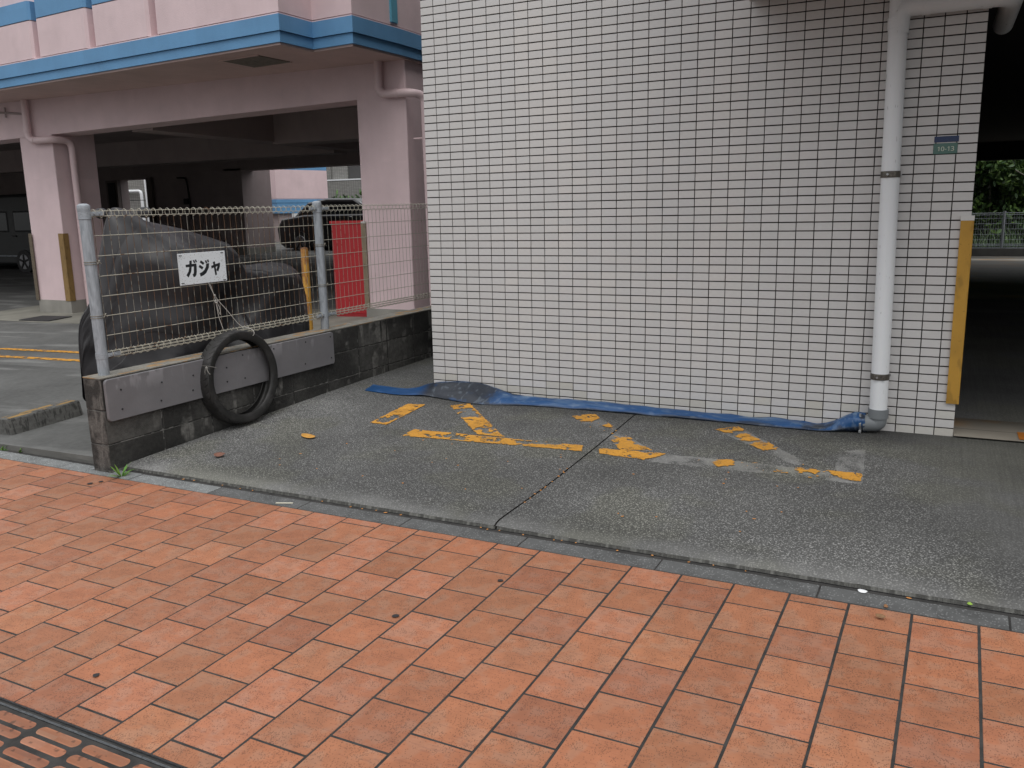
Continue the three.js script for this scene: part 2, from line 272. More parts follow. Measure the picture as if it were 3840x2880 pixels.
    const F = [], F2 = [], n = nx; for (let i = 0; i < n; i++) { const x0 = mix(a + da, b + db, i / n), x1 = mix(a + da, b + db, (i + 1) / n), y = (x) => slabY(x, edgeZ(x)) - 0.012, ym = (x) => mix(y(x), walkY(x, 2.08) - 0.004, 0.72) + 0.0015 * (vn(x * 18, 3, 233) - 0.5), z = (x) => edgeZ(x), zm = (x) => edgeZ(x) + 0.006; F.push([[x0, y(x0), z(x0) - 0.0002], [x0, ym(x0), zm(x0)], [x1, ym(x1), zm(x1)], [x1, y(x1), z(x1) - 0.0002]]); F2.push([[x0, ym(x0), zm(x0)], [x0, -0.2, z(x0) + 0.001], [x1, -0.2, z(x1) + 0.001], [x1, ym(x1), zm(x1)]]); }
    part('slab_foot', F2.map(f => boxUV(tri(f, [[0, 1, 2, 3]]))), M.black, g);
    const fg = F.map(f => boxUV(tri(f, [[0, 1, 2, 3]]))); part('slab_edge', fg, lip, g);
  }
  // the underlay seen down the expansion joint
  const u = part('joint_filler', box(1.5, 1.66, -0.2, 0, -4, edgeZ(1.58) - 0.004), mat({ color: lin(0.012, 0.011, 0.010), roughness: 1 }), scene.children.find(o => o.name === 'driveway_slab'));
  const pp = u.geometry.attributes.position; for (let i = 0; i < pp.count; i++) if (pp.getY(i) > -0.1) pp.setY(i, slabY(pp.getX(i), pp.getZ(i)) - 0.012); u.geometry.computeVertexNormals();
}
// car park of the pink building
const lotMap = tex(1024, 1024, (i, j) => {
  const x = i / 102.4, z = j / 102.4, big = fbm(x * 0.9, z * 1.4, 241, 5), mid = fbm(x * 5, z * 5, 243, 4), fine = fbm(x * 40, z * 40, 245, 2), streak = fbm(x * 1.2 + z * 0.6, z * 6, 247, 4);
  let v = 0.098 * (0.55 + 0.9 * big) * (0.85 + 0.3 * mid) + 0.03 * (fine - 0.5) + 0.08 * smooth(0.52, 0.8, streak);
  return [v * 1.0, v * 1.01, v * 0.97];
});
{
  const lot = struct('parking_lot', new THREE.Group());
  const lm = mat({ map: rep(lotMap, 0.1, 0.1), bumpMap: rep(GRAIN, 2, 2), bumpScale: 0.002, roughness: 0.92 });
  part('lot_surface', sheet(-30, -0.9, -40, 2, 80, 90, lotY, (x) => edgeZ(x) - 0.0), lm, lot);
  const F = []; for (let i = 0; i < 60; i++) { const x0 = mix(-20, -0.95, i / 60), x1 = mix(-20, -0.95, (i + 1) / 60); F.push(boxUV(tri([[x0, lotY(x0, edgeZ(x0)), edgeZ(x0)], [x0, -0.5, edgeZ(x0) + 0.003], [x1, -0.5, edgeZ(x1) + 0.003], [x1, lotY(x1, edgeZ(x1)), edgeZ(x1)]], [[0, 1, 2, 3]]))); }
  part('lot_edge', F, M.concreteDark, lot);
  // pale screed at the foot of the columns
  part('pale_screed', sheet(-9.6, -2.3, -3.9, -2.35, 30, 6, (x, z) => lotY(x, z) + 0.004), mat({ map: rep(plaster(0.21, 0.205, 0.175, 0.3, 251), 0.5, 0.5), roughness: 0.95 }), lot);
}

// ---------------------------------------------------------------- yellow paint on the driveway
const yellow = plaster(0.56, 0.265, 0.03, 0.22, 261);
function stroke(label, poly, opt = {}) {
  const xs = poly.map(p => p[0]), zs = poly.map(p => p[1]), x0 = Math.min(...xs) - 0.02, x1 = Math.max(...xs) + 0.02, z0 = Math.min(...zs) - 0.02, z1 = Math.max(...zs) + 0.02, S = 300, w = Math.ceil((x1 - x0) * S), h = Math.ceil((z1 - z0) * S);
  const a = tex(w, h, (i, j) => {
    let x = x0 + (i + 0.5) / S, z = z0 + (j + 0.5) / S; x += 0.016 * (fbm(x * 45, z * 45, 271, 3) - 0.5); z += 0.016 * (fbm(x * 45, z * 45, 273, 3) - 0.5);
    if (!inPoly(x, z, poly)) return 0;
    const X = x + 0.10 * (fbm(x * 16, z * 16, 275, 4) - 0.5), Z = z + 0.10 * (fbm(x * 16, z * 16, 277, 4) - 0.5); let on = !opt.keep;
    for (const P of opt.keep || []) if (inPoly(X, Z, P)) on = true;
    for (const P of opt.gaps || []) if (inPoly(X, Z, P)) on = fbm(x * 26, z * 26, 279, 3) > 0.63;
    const wear = (opt.wear ?? 0.68) - 0.02; if (on && fbm(x * 22, z * 22, 281, 4) > wear) on = false;
    if (!on && opt.keep && fbm(x * 34, z * 34, 283, 3) > (opt.spot ?? 0.76)) on = true;
    if (on && h2(i, j, 285) < 0.05 + 0.25 * smooth(0.5, 0.66, fbm(x * 14, z * 14, 287, 3))) on = false; return on ? 1 : 0;
  }, false);
  a.wrapS = a.wrapT = THREE.ClampToEdgeWrapping; a.repeat.set(1 / (x1 - x0), 1 / (z1 - z0)); a.offset.set(-x0 / (x1 - x0), -z0 / (z1 - z0));
  const m = mat({ map: rep(yellow, 0.9, 0.9), alphaMap: a, transparent: true, alphaTest: 0.5, bumpMap: rep(STUCCO, 3, 3), bumpScale: 0.0012, roughness: 0.72 });
  const o = new THREE.Mesh(sheet(x0, x1, z0, z1, 10, 6, (x, z) => slabY(x, z) + 0.004), m); o.name = numbered('painted_stroke'); scene.add(o); tag(o, label, 'road marking', 'worn yellow strokes painted on the driveway');
}
stroke('short upright yellow stroke nearest the flat end of the blue hose', [[0.034, 0.857], [0.007, 0.368], [0.139, 0.343], [0.167, 0.864]], { gaps: [[[0.065, 0.835], [0.041, 0.647], [0.146, 0.664], [0.155, 0.763], [0.125, 0.84]]], wear: 0.74 });
stroke('slanting yellow stroke with a missing band, starting under the twisted part of the hose', [[0.317, 0.314], [0.421, 0.221], [1.011, 0.866], [0.828, 0.869]], { gaps: [[[0.375, 0.406], [0.51, 0.316], [0.637, 0.46], [0.545, 0.579]], [[0.758, 0.766], [0.771, 0.666], [0.86, 0.73], [0.883, 0.844]]], wear: 0.66 });
stroke('longest and fullest yellow bar, left of the slab joint and parallel to the wall', [[0.401, 1.045], [0.402, 0.897], [1.098, 0.884], [1.516, 0.873], [1.544, 0.974], [1.097, 0.997]], { gaps: [[[0.646, 0.913], [0.782, 0.91], [0.832, 1.008], [0.695, 1.028]], [[1.1, 0.892], [1.37, 0.885], [1.378, 0.923], [1.144, 0.96]], [[0.506, 0.963], [0.622, 0.921], [0.659, 0.983], [0.559, 1.018]]], wear: 0.69 });
stroke('slanting yellow stroke crossing the slab joint, solid only at its two ends', [[1.21, 0.297], [1.327, 0.201], [1.73, 0.641], [1.909, 0.827], [1.745, 0.887], [1.64, 0.734]], { keep: [[[1.21, 0.297], [1.327, 0.201], [1.392, 0.362], [1.29, 0.397]], [[1.6, 0.737], [1.7, 0.62], [1.913, 0.84], [1.749, 0.91]], [[1.48, 0.40], [1.54, 0.41], [1.552, 0.462], [1.5, 0.45]]], wear: 0.7 });
stroke('mostly worn yellow bar right of the slab joint, left only in scattered patches', [[1.618, 0.89], [2.001, 0.863], [2.32, 0.853], [2.668, 0.863], [2.994, 0.86], [2.996, 1.012], [2.709, 1.006], [2.168, 1.011], [1.904, 1.019], [1.654, 0.976]], { keep: [[[1.618, 0.885], [2.012, 0.862], [1.92, 1.02], [1.75, 1.02], [1.62, 0.98]], [[2.25, 0.87], [2.344, 0.857], [2.351, 0.993], [2.28, 1.004]], [[2.66, 0.855], [2.82, 0.87], [2.8, 0.95], [2.7, 0.94]], [[2.825, 0.86], [2.913, 0.84], [3.0, 0.849], [3.0, 0.98], [2.893, 0.97]]], wear: 0.72, spot: 0.8 });
stroke('slanting yellow stroke nearest the drainpipe, broken into three patches', [[2.131, 0.302], [2.25, 0.2], [2.76, 0.816], [2.661, 0.816]], { keep: [[[2.12, 0.31], [2.25, 0.19], [2.3, 0.27], [2.23, 0.36]], [[2.25, 0.4], [2.34, 0.31], [2.42, 0.42], [2.36, 0.5]], [[2.37, 0.54], [2.45, 0.45], [2.55, 0.585], [2.46, 0.65]]], wear: 0.72, spot: 0.82 });

// ---------------------------------------------------------------- white tiled building with the open carport
const hall = thing('tiled_building', 'white rectangular-tiled building with a dark open carport at its right end', 'building');
{
  const grout = mat({ color: lin(0.034, 0.029, 0.027), roughness: 1 });
  part('wall', box(0, 3.397, -0.3, 7, -0.4, -0.0055), grout, hall);
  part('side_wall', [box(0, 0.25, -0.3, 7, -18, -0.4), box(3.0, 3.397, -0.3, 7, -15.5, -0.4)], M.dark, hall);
  const dirtTex = tex(256, 256, (i, j) => { const k = 0.97 + 0.08 * (fbm(i / 30, j / 30, 301, 3) - 0.5), d = fbm(i / 4, j / 4, 303, 2) > 0.86 ? 0.93 : 1; return [k * d, k * d, k * d]; });
  const shades = []; for (let s = 0; s < 9; s++) { const v = 0.60 * (0.925 + 0.0125 * s), warm = 0.028 + 0.02 * (h2(s, 6, 3) - 0.5); shades.push([v * (1 + warm), v, v * (1.005 - warm)]); }
  const tm = shades.map((c, i) => mat({ color: lin(...c), map: rep(dirtTex, 4, 4, i * 0.11, i * 0.17), roughness: 0.33 + 0.02 * (i % 3) }));
  const soiled = [0, 1, 2].map(i => mat({ color: lin(0.57 - 0.015 * i, 0.555 - 0.018 * i, 0.52 - 0.024 * i), map: rep(dirtTex, 4, 4, i * 0.3, 0.2), roughness: 0.5 }));
  const g = plate(0.0948, 0.0432, 0.0055, 0.001), uv = g.attributes.uv, pp = g.attributes.position; for (let i = 0; i < pp.count; i++) uv.setXY(i, pp.getX(i), pp.getY(i));
  camera.updateMatrixWorld(); const cells = [], pos = new THREE.Vector3();
  for (let r = -2; r < 66; r++) for (let c = 0; c < 34; c++) {
    const x = 0.1 * c + 0.05, y = 0.2 + 0.05 * r + 0.025; pos.set(x, y, 0).project(camera); const d = camera.position.distanceTo(new THREE.Vector3(x, y, 0));
    cells.push({ x, y, r, c, size: Math.abs(pos.x) < 1 && Math.abs(pos.y) < 1 ? 1 / d : 0 });
  }
  cells.sort((a, b) => b.size - a.size);
  const rest = [];
  cells.forEach((t, k) => {
    const low = 0.30 + 0.12 * (vn(t.x * 2.1, 1, 311) - 0.4), soil = t.y < low && rnd() < smooth(low, 0.1, t.y) * 0.75, m = soil ? soiled[Math.floor(rnd() * 3)] : tm[Math.floor(clamp(1.5 * fbm(t.x * 2.4, t.y * 0.7, 313, 3) - 0.3 + 0.42 * (rnd() - 0.5), 0, 0.999) * tm.length)];
    const rx = R(-0.003, 0.003), ry = R(-0.003, 0.003), dx = R(-0.0004, 0.0004), dy = R(-0.0004, 0.0004);
    if (k < 300) { const o = new THREE.Mesh(g, m); o.name = 'wall_tile'; o.position.set(t.x + dx, t.y + dy, -0.0055); o.rotation.set(rx, ry, 0); hall.add(o); return; }
    const q = g.clone(); q.rotateX(rx).rotateY(ry).translate(t.x + dx, t.y + dy, -0.0055); const n = q.attributes.position.count, cc = new Float32Array(n * 3);
    for (let i = 0; i < n; i++) { cc[3 * i] = m.color.r / 0.6; cc[3 * i + 1] = m.color.g / 0.6; cc[3 * i + 2] = m.color.b / 0.6; }
    q.setAttribute('color', new THREE.BufferAttribute(cc, 3)); rest.push(q);
  });
  const field = part('wall_tile', mergeGeometries(rest), mat({ color: lin(0.6, 0.6, 0.6), vertexColors: true, map: rep(dirtTex, 4, 4), roughness: 0.35 }), hall); field.userData.kind = 'stuff';
  // carport
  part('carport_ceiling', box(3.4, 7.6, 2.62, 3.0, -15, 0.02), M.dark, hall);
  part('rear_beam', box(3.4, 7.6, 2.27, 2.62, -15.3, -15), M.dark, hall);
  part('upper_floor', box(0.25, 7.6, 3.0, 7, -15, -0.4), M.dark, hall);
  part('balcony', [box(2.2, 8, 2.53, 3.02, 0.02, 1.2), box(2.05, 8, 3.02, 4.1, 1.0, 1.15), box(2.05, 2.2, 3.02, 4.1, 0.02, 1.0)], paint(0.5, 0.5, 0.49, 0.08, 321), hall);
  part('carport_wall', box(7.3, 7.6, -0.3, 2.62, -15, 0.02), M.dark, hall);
}
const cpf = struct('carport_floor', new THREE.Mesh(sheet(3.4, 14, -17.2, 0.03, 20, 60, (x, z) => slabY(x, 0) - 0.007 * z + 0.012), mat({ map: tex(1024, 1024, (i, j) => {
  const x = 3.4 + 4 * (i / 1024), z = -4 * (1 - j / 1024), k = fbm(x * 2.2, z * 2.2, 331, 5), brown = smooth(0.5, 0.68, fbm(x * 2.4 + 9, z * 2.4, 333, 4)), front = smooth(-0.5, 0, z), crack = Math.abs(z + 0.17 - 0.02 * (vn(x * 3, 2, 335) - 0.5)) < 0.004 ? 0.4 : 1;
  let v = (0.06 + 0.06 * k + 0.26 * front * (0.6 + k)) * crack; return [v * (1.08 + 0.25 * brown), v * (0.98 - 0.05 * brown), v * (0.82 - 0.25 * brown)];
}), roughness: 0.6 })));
cpf.material.map.repeat.set(0.25, 0.25); cpf.material.map.offset.set(-3.4 / 4, 1); cpf.material.map.wrapS = cpf.material.map.wrapT = THREE.MirroredRepeatWrapping;
{
  const o = new THREE.Mesh(sheet(3.72, 3.95, -0.17, 0.0, 4, 3, (x, z) => slabY(x, 0) - 0.007 * z + 0.016), mat({ map: rep(plaster(0.5, 0.17, 0.02, 0.25, 341), 1, 1), roughness: 0.7 })); o.name = 'painted_patch'; scene.add(o);
  tag(o, 'orange painted patch on the carport threshold at the right edge', 'road marking');
}

// white drainpipe on the tiled wall
{
  const d = thing('drainpipe', 'white plastic drainpipe standing on the tiled wall with a grey elbow at its foot', 'drainpipe', [3.008, 0.1, 0.068]);
  const lean = (y) => -0.0127 * (y - 0.1);
  const P = (x, y, z) => [x - 3.008, y - 0.1, z - 0.068];
  part('pipe', rod([lean(0.2), 0.12, 0], [lean(2.6), 2.5, 0], 0.0475, 28), M.pvc, d);
  part('branch_pipe', pipe([P(2.982, 2.27, 0.068), P(2.984, 2.405, 0.068), P(3.5, 2.405, 0.072), P(3.49, 2.37, -0.55)], 0.052, 0.10, 60, 24), M.pvc, d);
  part('collar', [rod([lean(2.3), 2.195, 0], [lean(2.35), 2.25, 0], 0.053, 28), rod(P(3.09, 2.405, 0.068), P(3.13, 2.405, 0.068), 0.0545, 28), rod(P(3.37, 2.405, 0.07), P(3.41, 2.405, 0.07), 0.0545, 28)], M.pvc, d);
  for (const y of [1.55, 0.437]) {
    const b = part('pipe_clamp', [rod([lean(y), y - 0.117, 0], [lean(y), y - 0.083, 0], 0.0505, 28), box(lean(y) - 0.035, lean(y) + 0.03, y - 0.115, y - 0.085, 0.046, 0.056, 0.003)], mat({ color: lin(0.24, 0.22, 0.19), map: rep(GRAIN, 3, 3), roughness: 0.45, metalness: 0.7 }), d);
    part('clamp_bolt', [rod([lean(y) - 0.012, y - 0.1, 0.055], [lean(y) - 0.012, y - 0.1, 0.068], 0.006), rod([lean(y) + 0.05, y - 0.1, -0.03], [lean(y) + 0.05, y - 0.1, -0.068], 0.005)], M.steel, b);
  }
  part('elbow', [rod([0, 0.096, 0], [0, 0.148, 0], 0.055, 28), pipe([[0, 0.10, 0], [0, 0.063, 0], [-0.078, 0.057, 0.004]], 0.0475, 0.058, 24, 24)], M.pvcGrey, d);
}

// flat blue hose lying along the wall
{
  const Sx = [ // [x, front edge z, front y, back x, back z, back y, thickness]
    [-0.53, 0.125, 0.106, -0.555, -0.035, 0.113, 0.012], [-0.40, 0.15, 0.106, -0.40, -0.02, 0.112, 0.014], [-0.25, 0.172, 0.106, -0.245, 0.0, 0.112, 0.016], [-0.13, 0.165, 0.107, -0.16, -0.06, 0.122, 0.016], [-0.01, 0.145, 0.110, -0.06, -0.05, 0.155, 0.016],
    [0.10, 0.155, 0.104, 0.05, 0.010, 0.186, 0.016], [0.24, 0.185, 0.102, 0.22, 0.018, 0.203, 0.02], [0.37, 0.212, 0.101, 0.37, 0.018, 0.206, 0.022], [0.48, 0.222, 0.1, 0.49, 0.018, 0.186, 0.024], [0.58, 0.208, 0.101, 0.60, 0.018, 0.160, 0.026], [0.70, 0.178, 0.102, 0.70, 0.016, 0.139, 0.03],
    [0.86, 0.152, 0.104, 0.86, 0.014, 0.134, 0.036], [1.05, 0.138, 0.106, 1.05, 0.014, 0.133, 0.036], [1.4, 0.132, 0.107, 1.4, 0.014, 0.130, 0.036], [1.8, 0.132, 0.107, 1.8, 0.014, 0.124, 0.034], [2.1, 0.137, 0.107, 2.1, 0.014, 0.122, 0.034], [2.4, 0.142, 0.107, 2.4, 0.014, 0.120, 0.036], [2.58, 0.15, 0.107, 2.58, 0.014, 0.122, 0.03], [2.68, 0.152, 0.107, 2.68, 0.012, 0.112, 0.02], [2.76, 0.14, 0.108, 2.76, 0.014, 0.135, 0.034], [2.83, 0.125, 0.120, 2.83, 0.018, 0.165, 0.075], [2.895, 0.116, 0.128, 2.895, 0.022, 0.19, 0.105], [2.95, 0.114, 0.14, 2.95, 0.024, 0.18, 0.106]];
  const N = 240, K = 28, cr = (a) => new THREE.CatmullRomCurve3(Sx.map(a), false, 'catmullrom', 0.5);
  const front = cr(s => new THREE.Vector3(s[0], s[2], s[1])), back = cr(s => new THREE.Vector3(s[3], s[5], s[4])), th = cr(s => new THREE.Vector3(s[6], 0, 0));
  const P = [], U = [], I = [];
  for (let i = 0; i <= N; i++) {
    const t = i / N, a = front.getPoint(t), b = back.getPoint(t), h = th.getPoint(t).x, w = b.clone().sub(a), W = w.length(), mid = a.clone().add(b).multiplyScalar(0.5), dir = front.getTangent(t); w.normalize();
    const n = new THREE.Vector3().crossVectors(dir, w).normalize(); if (n.y < 0) n.negate();
    for (let k = 0; k <= K; k++) {
      const q = k / K * 2 * Math.PI, c = Math.cos(q), s = Math.sin(q), ridge = 0.009 * (fbm(a.x * 7, k * 0.35, 351, 3) - 0.5) * 2 + 0.003 * Math.sin(a.x * 23 + 3 * Math.cos(q)) * Math.abs(s);
      const lay = Math.abs(c) > 0.9 ? 0.6 : 1, p = mid.clone().addScaledVector(w, c * W / 2).addScaledVector(n, Math.sign(s) * Math.pow(Math.abs(s), 0.8) * h / 2 * lay + (s > 0 ? ridge : ridge * 0.3));
      p.y = Math.max(p.y, slabY(p.x, p.z) + 0.0025); P.push(p.x, p.y, p.z); U.push(t, k / K);
    }
  }
  for (let i = 0; i < N; i++) for (let k = 0; k < K; k++) { const a = i * (K + 1) + k, b = a + 1, c = a + K + 1, d = c + 1; I.push(a, b, c, b, d, c); }
  const g = new THREE.BufferGeometry(); g.setAttribute('position', new THREE.Float32BufferAttribute(P, 3)); g.setAttribute('uv', new THREE.Float32BufferAttribute(U, 2)); g.setIndex(I); g.computeVertexNormals();
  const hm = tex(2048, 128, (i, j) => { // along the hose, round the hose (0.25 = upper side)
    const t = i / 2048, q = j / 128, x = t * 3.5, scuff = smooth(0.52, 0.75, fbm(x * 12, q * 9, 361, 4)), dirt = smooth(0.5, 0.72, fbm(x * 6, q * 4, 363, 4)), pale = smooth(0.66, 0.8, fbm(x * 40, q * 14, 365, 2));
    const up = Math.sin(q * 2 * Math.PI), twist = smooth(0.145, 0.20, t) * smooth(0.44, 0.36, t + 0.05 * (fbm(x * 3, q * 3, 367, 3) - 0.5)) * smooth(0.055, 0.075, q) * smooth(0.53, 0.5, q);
    let r = 0.008, gg = 0.062, b = 0.185; const litScuff = scuff * (t > 0.36 ? 0.42 : 0.10) * (q < 0.2 ? 1 : 0.4), low = t > 0.33 ? smooth(0.40, 0.46, q) * smooth(0.75, 0.6, q) : 0;  // lower front darkened as painted shade; scuffs lightened along the lit top edge
    r = mix(r, 0.26, litScuff); gg = mix(gg, 0.36, litScuff); b = mix(b, 0.45, litScuff);
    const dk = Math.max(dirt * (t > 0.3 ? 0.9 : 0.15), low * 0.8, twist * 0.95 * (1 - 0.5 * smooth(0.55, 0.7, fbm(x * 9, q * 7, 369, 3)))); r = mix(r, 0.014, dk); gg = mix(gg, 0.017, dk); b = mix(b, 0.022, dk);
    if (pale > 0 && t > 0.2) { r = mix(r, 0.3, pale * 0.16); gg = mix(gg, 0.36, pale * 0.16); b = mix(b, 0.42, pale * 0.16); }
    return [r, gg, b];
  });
  const hose = thing('hose', 'flat blue lay-flat hose lying along the foot of the tiled wall', 'hose');
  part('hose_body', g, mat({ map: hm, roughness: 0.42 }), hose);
  part('hose_clip', [rod([2.913, 0.157, 0.069], [2.924, 0.158, 0.069], 0.0545, 28), box(2.911, 2.926, 0.105, 0.122, 0.10, 0.122, 0.003)], M.steel, hose);
}

// corner guards
function guard(label, x0, x1, z0, z1, y0, y1, col, cap, s) { // L-shaped padded strip wrapped on an outside corner: front face z1, side face x1
  const g = thing('corner_guard', label, 'corner guard', [x1, y0, z1]); const w = x1 - x0, d = z1 - z0, sh = new THREE.Shape(), r = 0.006;
  sh.moveTo(-w, 0); sh.lineTo(-r, 0); sh.quadraticCurveTo(0, 0, 0, r); sh.lineTo(0, d); sh.lineTo(-0.013, d); sh.lineTo(-0.013, 0.016); sh.lineTo(-w, 0.016); sh.closePath();
  const e = (h) => { const q = new THREE.ExtrudeGeometry(sh, { depth: h, bevelEnabled: false, curveSegments: 4 }); q.rotateX(-Math.PI / 2); q.scale(1, 1, 1); return q; };
  const a = e(y1 - y0); part('pad', boxUV(a), mat({ map: rep(tex(256, 512, (i, j) => { const k = fbm(i / 40, j / 60, s, 4), d2 = smooth(0.6, 0.75, fbm(i / 18, j / 40, s + 5, 3)), sp = fbm(i / 3, j / 4, s + 7, 2) > 0.84 ? 0.65 : 1, v = (0.85 + 0.35 * (k - 0.4)) * sp * (1 - 0.25 * d2); return [col[0] * v, col[1] * v, col[2] * v]; }), 1.5, 0.8), roughness: 0.62 }), g);
  if (cap) { const c = e(0.026); c.scale(1.05, 1, 1.05); c.translate(0.001, y1 - y0 + 0.0005, 0.001); part('end_cap', boxUV(c), mat({ color: lin(0.6, 0.59, 0.57), roughness: 0.6 }), g); }
}
guard('worn yellow padded corner guard with a white top on the tiled wall', 3.349, 3.413, -0.06, 0.017, 0.295, 1.298, [0.50, 0.27, 0.035], true, 371);

// address plates
{
  const w = 300, h = 150, c = document.createElement('canvas'); c.width = w; c.height = h; const x = c.getContext('2d');
  x.fillStyle = '#4f726a'; x.fillRect(0, 0, w, h); for (let i = 0; i < 500; i++) { x.fillStyle = `rgba(${rnd() < 0.5 ? '20,60,60' : '90,120,90'},${0.05 + 0.12 * rnd()})`; x.fillRect(rnd() * w, rnd() * h, 2 + rnd() * 14, 1 + rnd() * 6); }
  x.fillStyle = '#cdd0bf'; x.font = '88px sans-serif'; x.textAlign = 'center'; x.textBaseline = 'middle'; x.fillText('10-13', w / 2 + 4, h / 2 + 4);
  for (let i = 0; i < 90; i++) { x.fillStyle = 'rgba(47,96,80,0.5)'; x.fillRect(rnd() * w, rnd() * h, 1 + rnd() * 4, 1 + rnd() * 4); }
  for (const q of [20, 280]) { x.fillStyle = '#1c3a34'; x.beginPath(); x.arc(q, 16, 4, 0, 7); x.fill(); }
  const t = new THREE.CanvasTexture(c); t.colorSpace = THREE.SRGBColorSpace;
  const p = thing('address_plate', 'green address plate reading 10-13 on the tiled wall', 'address plate', [3.2475, 1.678, 0.001]);
  part('plate', new RoundedBoxGeometry(0.117, 0.056, 0.003, 1, 0.001), mat({ color: lin(0.03, 0.1, 0.075), roughness: 0.4 }), p);
  const f = part('lettering', new THREE.PlaneGeometry(0.114, 0.053), mat({ map: t, roughness: 0.4 }), p); f.position.z = 0.0021;
  const c2 = document.createElement('canvas'); c2.width = 300; c2.height = 80; const y = c2.getContext('2d'); y.fillStyle = '#1d3058'; y.fillRect(0, 0, 300, 80);
  for (let i = 0; i < 260; i++) { y.fillStyle = `rgba(${rnd() < 0.6 ? '12,20,50' : '90,110,140'},${0.08 + 0.2 * rnd()})`; y.fillRect(rnd() * 300, rnd() * 80, 2 + rnd() * 12, 1 + rnd() * 6); }
  const t2 = new THREE.CanvasTexture(c2); t2.colorSpace = THREE.SRGBColorSpace;
  const p2 = thing('address_plate', 'small scuffed dark blue plate just above the green number plate', 'address plate', [3.25, 1.7265, 0.001]);
  part('plate', new RoundedBoxGeometry(0.118, 0.031, 0.003, 1, 0.001), mat({ color: lin(0.02, 0.035, 0.1), roughness: 0.4 }), p2);
  const f2 = part('lettering', new THREE.PlaneGeometry(0.115, 0.029), mat({ map: t2, roughness: 0.4 }), p2); f2.position.z = 0.0021;
}

// ---------------------------------------------------------------- concrete block wall, in its own frame: s along, y up, t towards the driveway
const WF = new THREE.Matrix4(); { const ex = new THREE.Vector3(0.0348, 0.012, -0.9994).normalize(), ey = new THREE.Vector3(0, 1, 0).addScaledVector(ex, -ex.y).normalize(), ez = new THREE.Vector3().crossVectors(ex, ey); WF.makeBasis(ex, ey, ez).setPosition(-0.84, 0, 2.112); }
const inWall = (o) => { o.applyMatrix4(WF); return o; };
{
  const wall = inWall(thing('block_wall', 'low mildewed concrete block wall beside the driveway carrying the mesh fence', 'wall'));
  const wm = tex(2048, 384, (i, j) => { // 3.6 m x 0.675 m
    const s = i / 569, y = j / 569, big = fbm(s * 2.5, y * 3.5, 401, 5), run = fbm(s * 16, y * 2.2, 403, 4), fine = fbm(s * 60, y * 60, 405, 3), block = h2(Math.floor(s / 0.376), y > 0.345 ? 2 : y > 0.148 ? 1 : 0, 407);
    let v = 0.022 + 0.05 * smooth(0.35, 0.75, big) * (0.5 + block); const pale = smooth(s > 1.85 ? 0.52 : 0.60, s > 1.85 ? 0.62 : 0.70, run) * smooth(0.48, 0.66, fbm(s * 7, y * 9, 409, 4)); v = mix(v, 0.17, pale * 0.75); v *= 0.6 + 0.8 * fine;
    if (s < 0.372 && y > 0.15 && y < 0.34) v = mix(v, 0.085 * (0.7 + 0.6 * fine), 0.75 * smooth(0.3, 0.5, big + 0.1)); v = mix(v, 0.13 * (0.6 + 0.8 * fine), smooth(0.513, 0.528, y + 0.012 * (big - 0.5)));
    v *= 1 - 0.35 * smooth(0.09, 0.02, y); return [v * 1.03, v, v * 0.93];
  });
  const bm = mat({ map: rep(wm, 1 / 3.6, 1 / 0.675), bumpMap: rep(GRAIN, 3, 3), bumpScale: 0.004, roughness: 0.95 });
  const em = mat({ map: rep(tex(256, 512, (i, j) => { const k = fbm(i / 40, j / 60, 411, 4), run = smooth(0.6, 0.75, fbm(i / 14, j / 90, 413, 4)), f = fbm(i / 4, j / 4, 415, 2); let v = (0.03 + 0.07 * smooth(0.35, 0.7, k)) * (0.6 + 0.8 * f); v = mix(v, 0.17, run * 0.55); return [v * 1.06, v, v * 0.92]; }), 3, 1.8), bumpMap: rep(GRAIN, 3, 3), bumpScale: 0.004, roughness: 0.95 });
  const rows = [[-0.25, 0.1455], [0.1505, 0.3425], [0.3475, 0.522]];
  for (let c = 0; c < 12; c++) rows.forEach(([a, b], r) => {
    const s0 = c * 0.376 + (c ? 0.0035 : 0), s1 = (c + 1) * 0.376 - 0.0035, j = 0.0015 * (h2(c, r, 421) - 0.5), g = new RoundedBoxGeometry(s1 - s0, b - a, 0.149, 1, 0.004); g.translate((s0 + s1) / 2, (a + b) / 2, -0.0755 + j);
    const q = boxUV(g); if (c === 0) { q.clearGroups(); const p = q.attributes.normal, n = p.count, I0 = [], I1 = []; for (let i = 0; i < n; i += 3) (p.getX(i) < -0.7 ? I1 : I0).push(i, i + 1, i + 2); q.setIndex([...I0, ...I1]); q.addGroup(0, I0.length, 0); q.addGroup(I0.length, I1.length, 1); part('block', q, [bm, em], wall); } else part('block', q, bm, wall);
  });
  part('mortar', [box(0.003, 4.5, -0.25, 0.52, -0.1475, -0.0045)], mat({ map: rep(tex(512, 128, (i, j) => { const k = fbm(i / 12, j / 6, 431, 4), v = 0.03 + 0.14 * smooth(0.5, 0.68, k); return [v, v * 0.98, v * 0.92]; }), 0.7, 2), roughness: 1 }), wall);
  part('capping', box(-0.001, 4.5, 0.522, 0.531, -0.151, 0.0005, 0.003), mat({ map: rep(tex(512, 256, (i, j) => { const k = fbm(i / 30, j / 30, 441, 4), rust = smooth(0.58, 0.72, fbm(i / 40, j / 25, 443, 3)), f = 0.7 + 0.6 * fbm(i / 3, j / 3, 445, 2), v = (0.19 + 0.16 * (k - 0.45)) * f; return [v * (1.02 + 0.5 * rust), v * (0.97 - 0.02 * rust), v * (0.85 - 0.4 * rust)]; }), 0.8, 2), roughness: 0.95 }), wall);
}
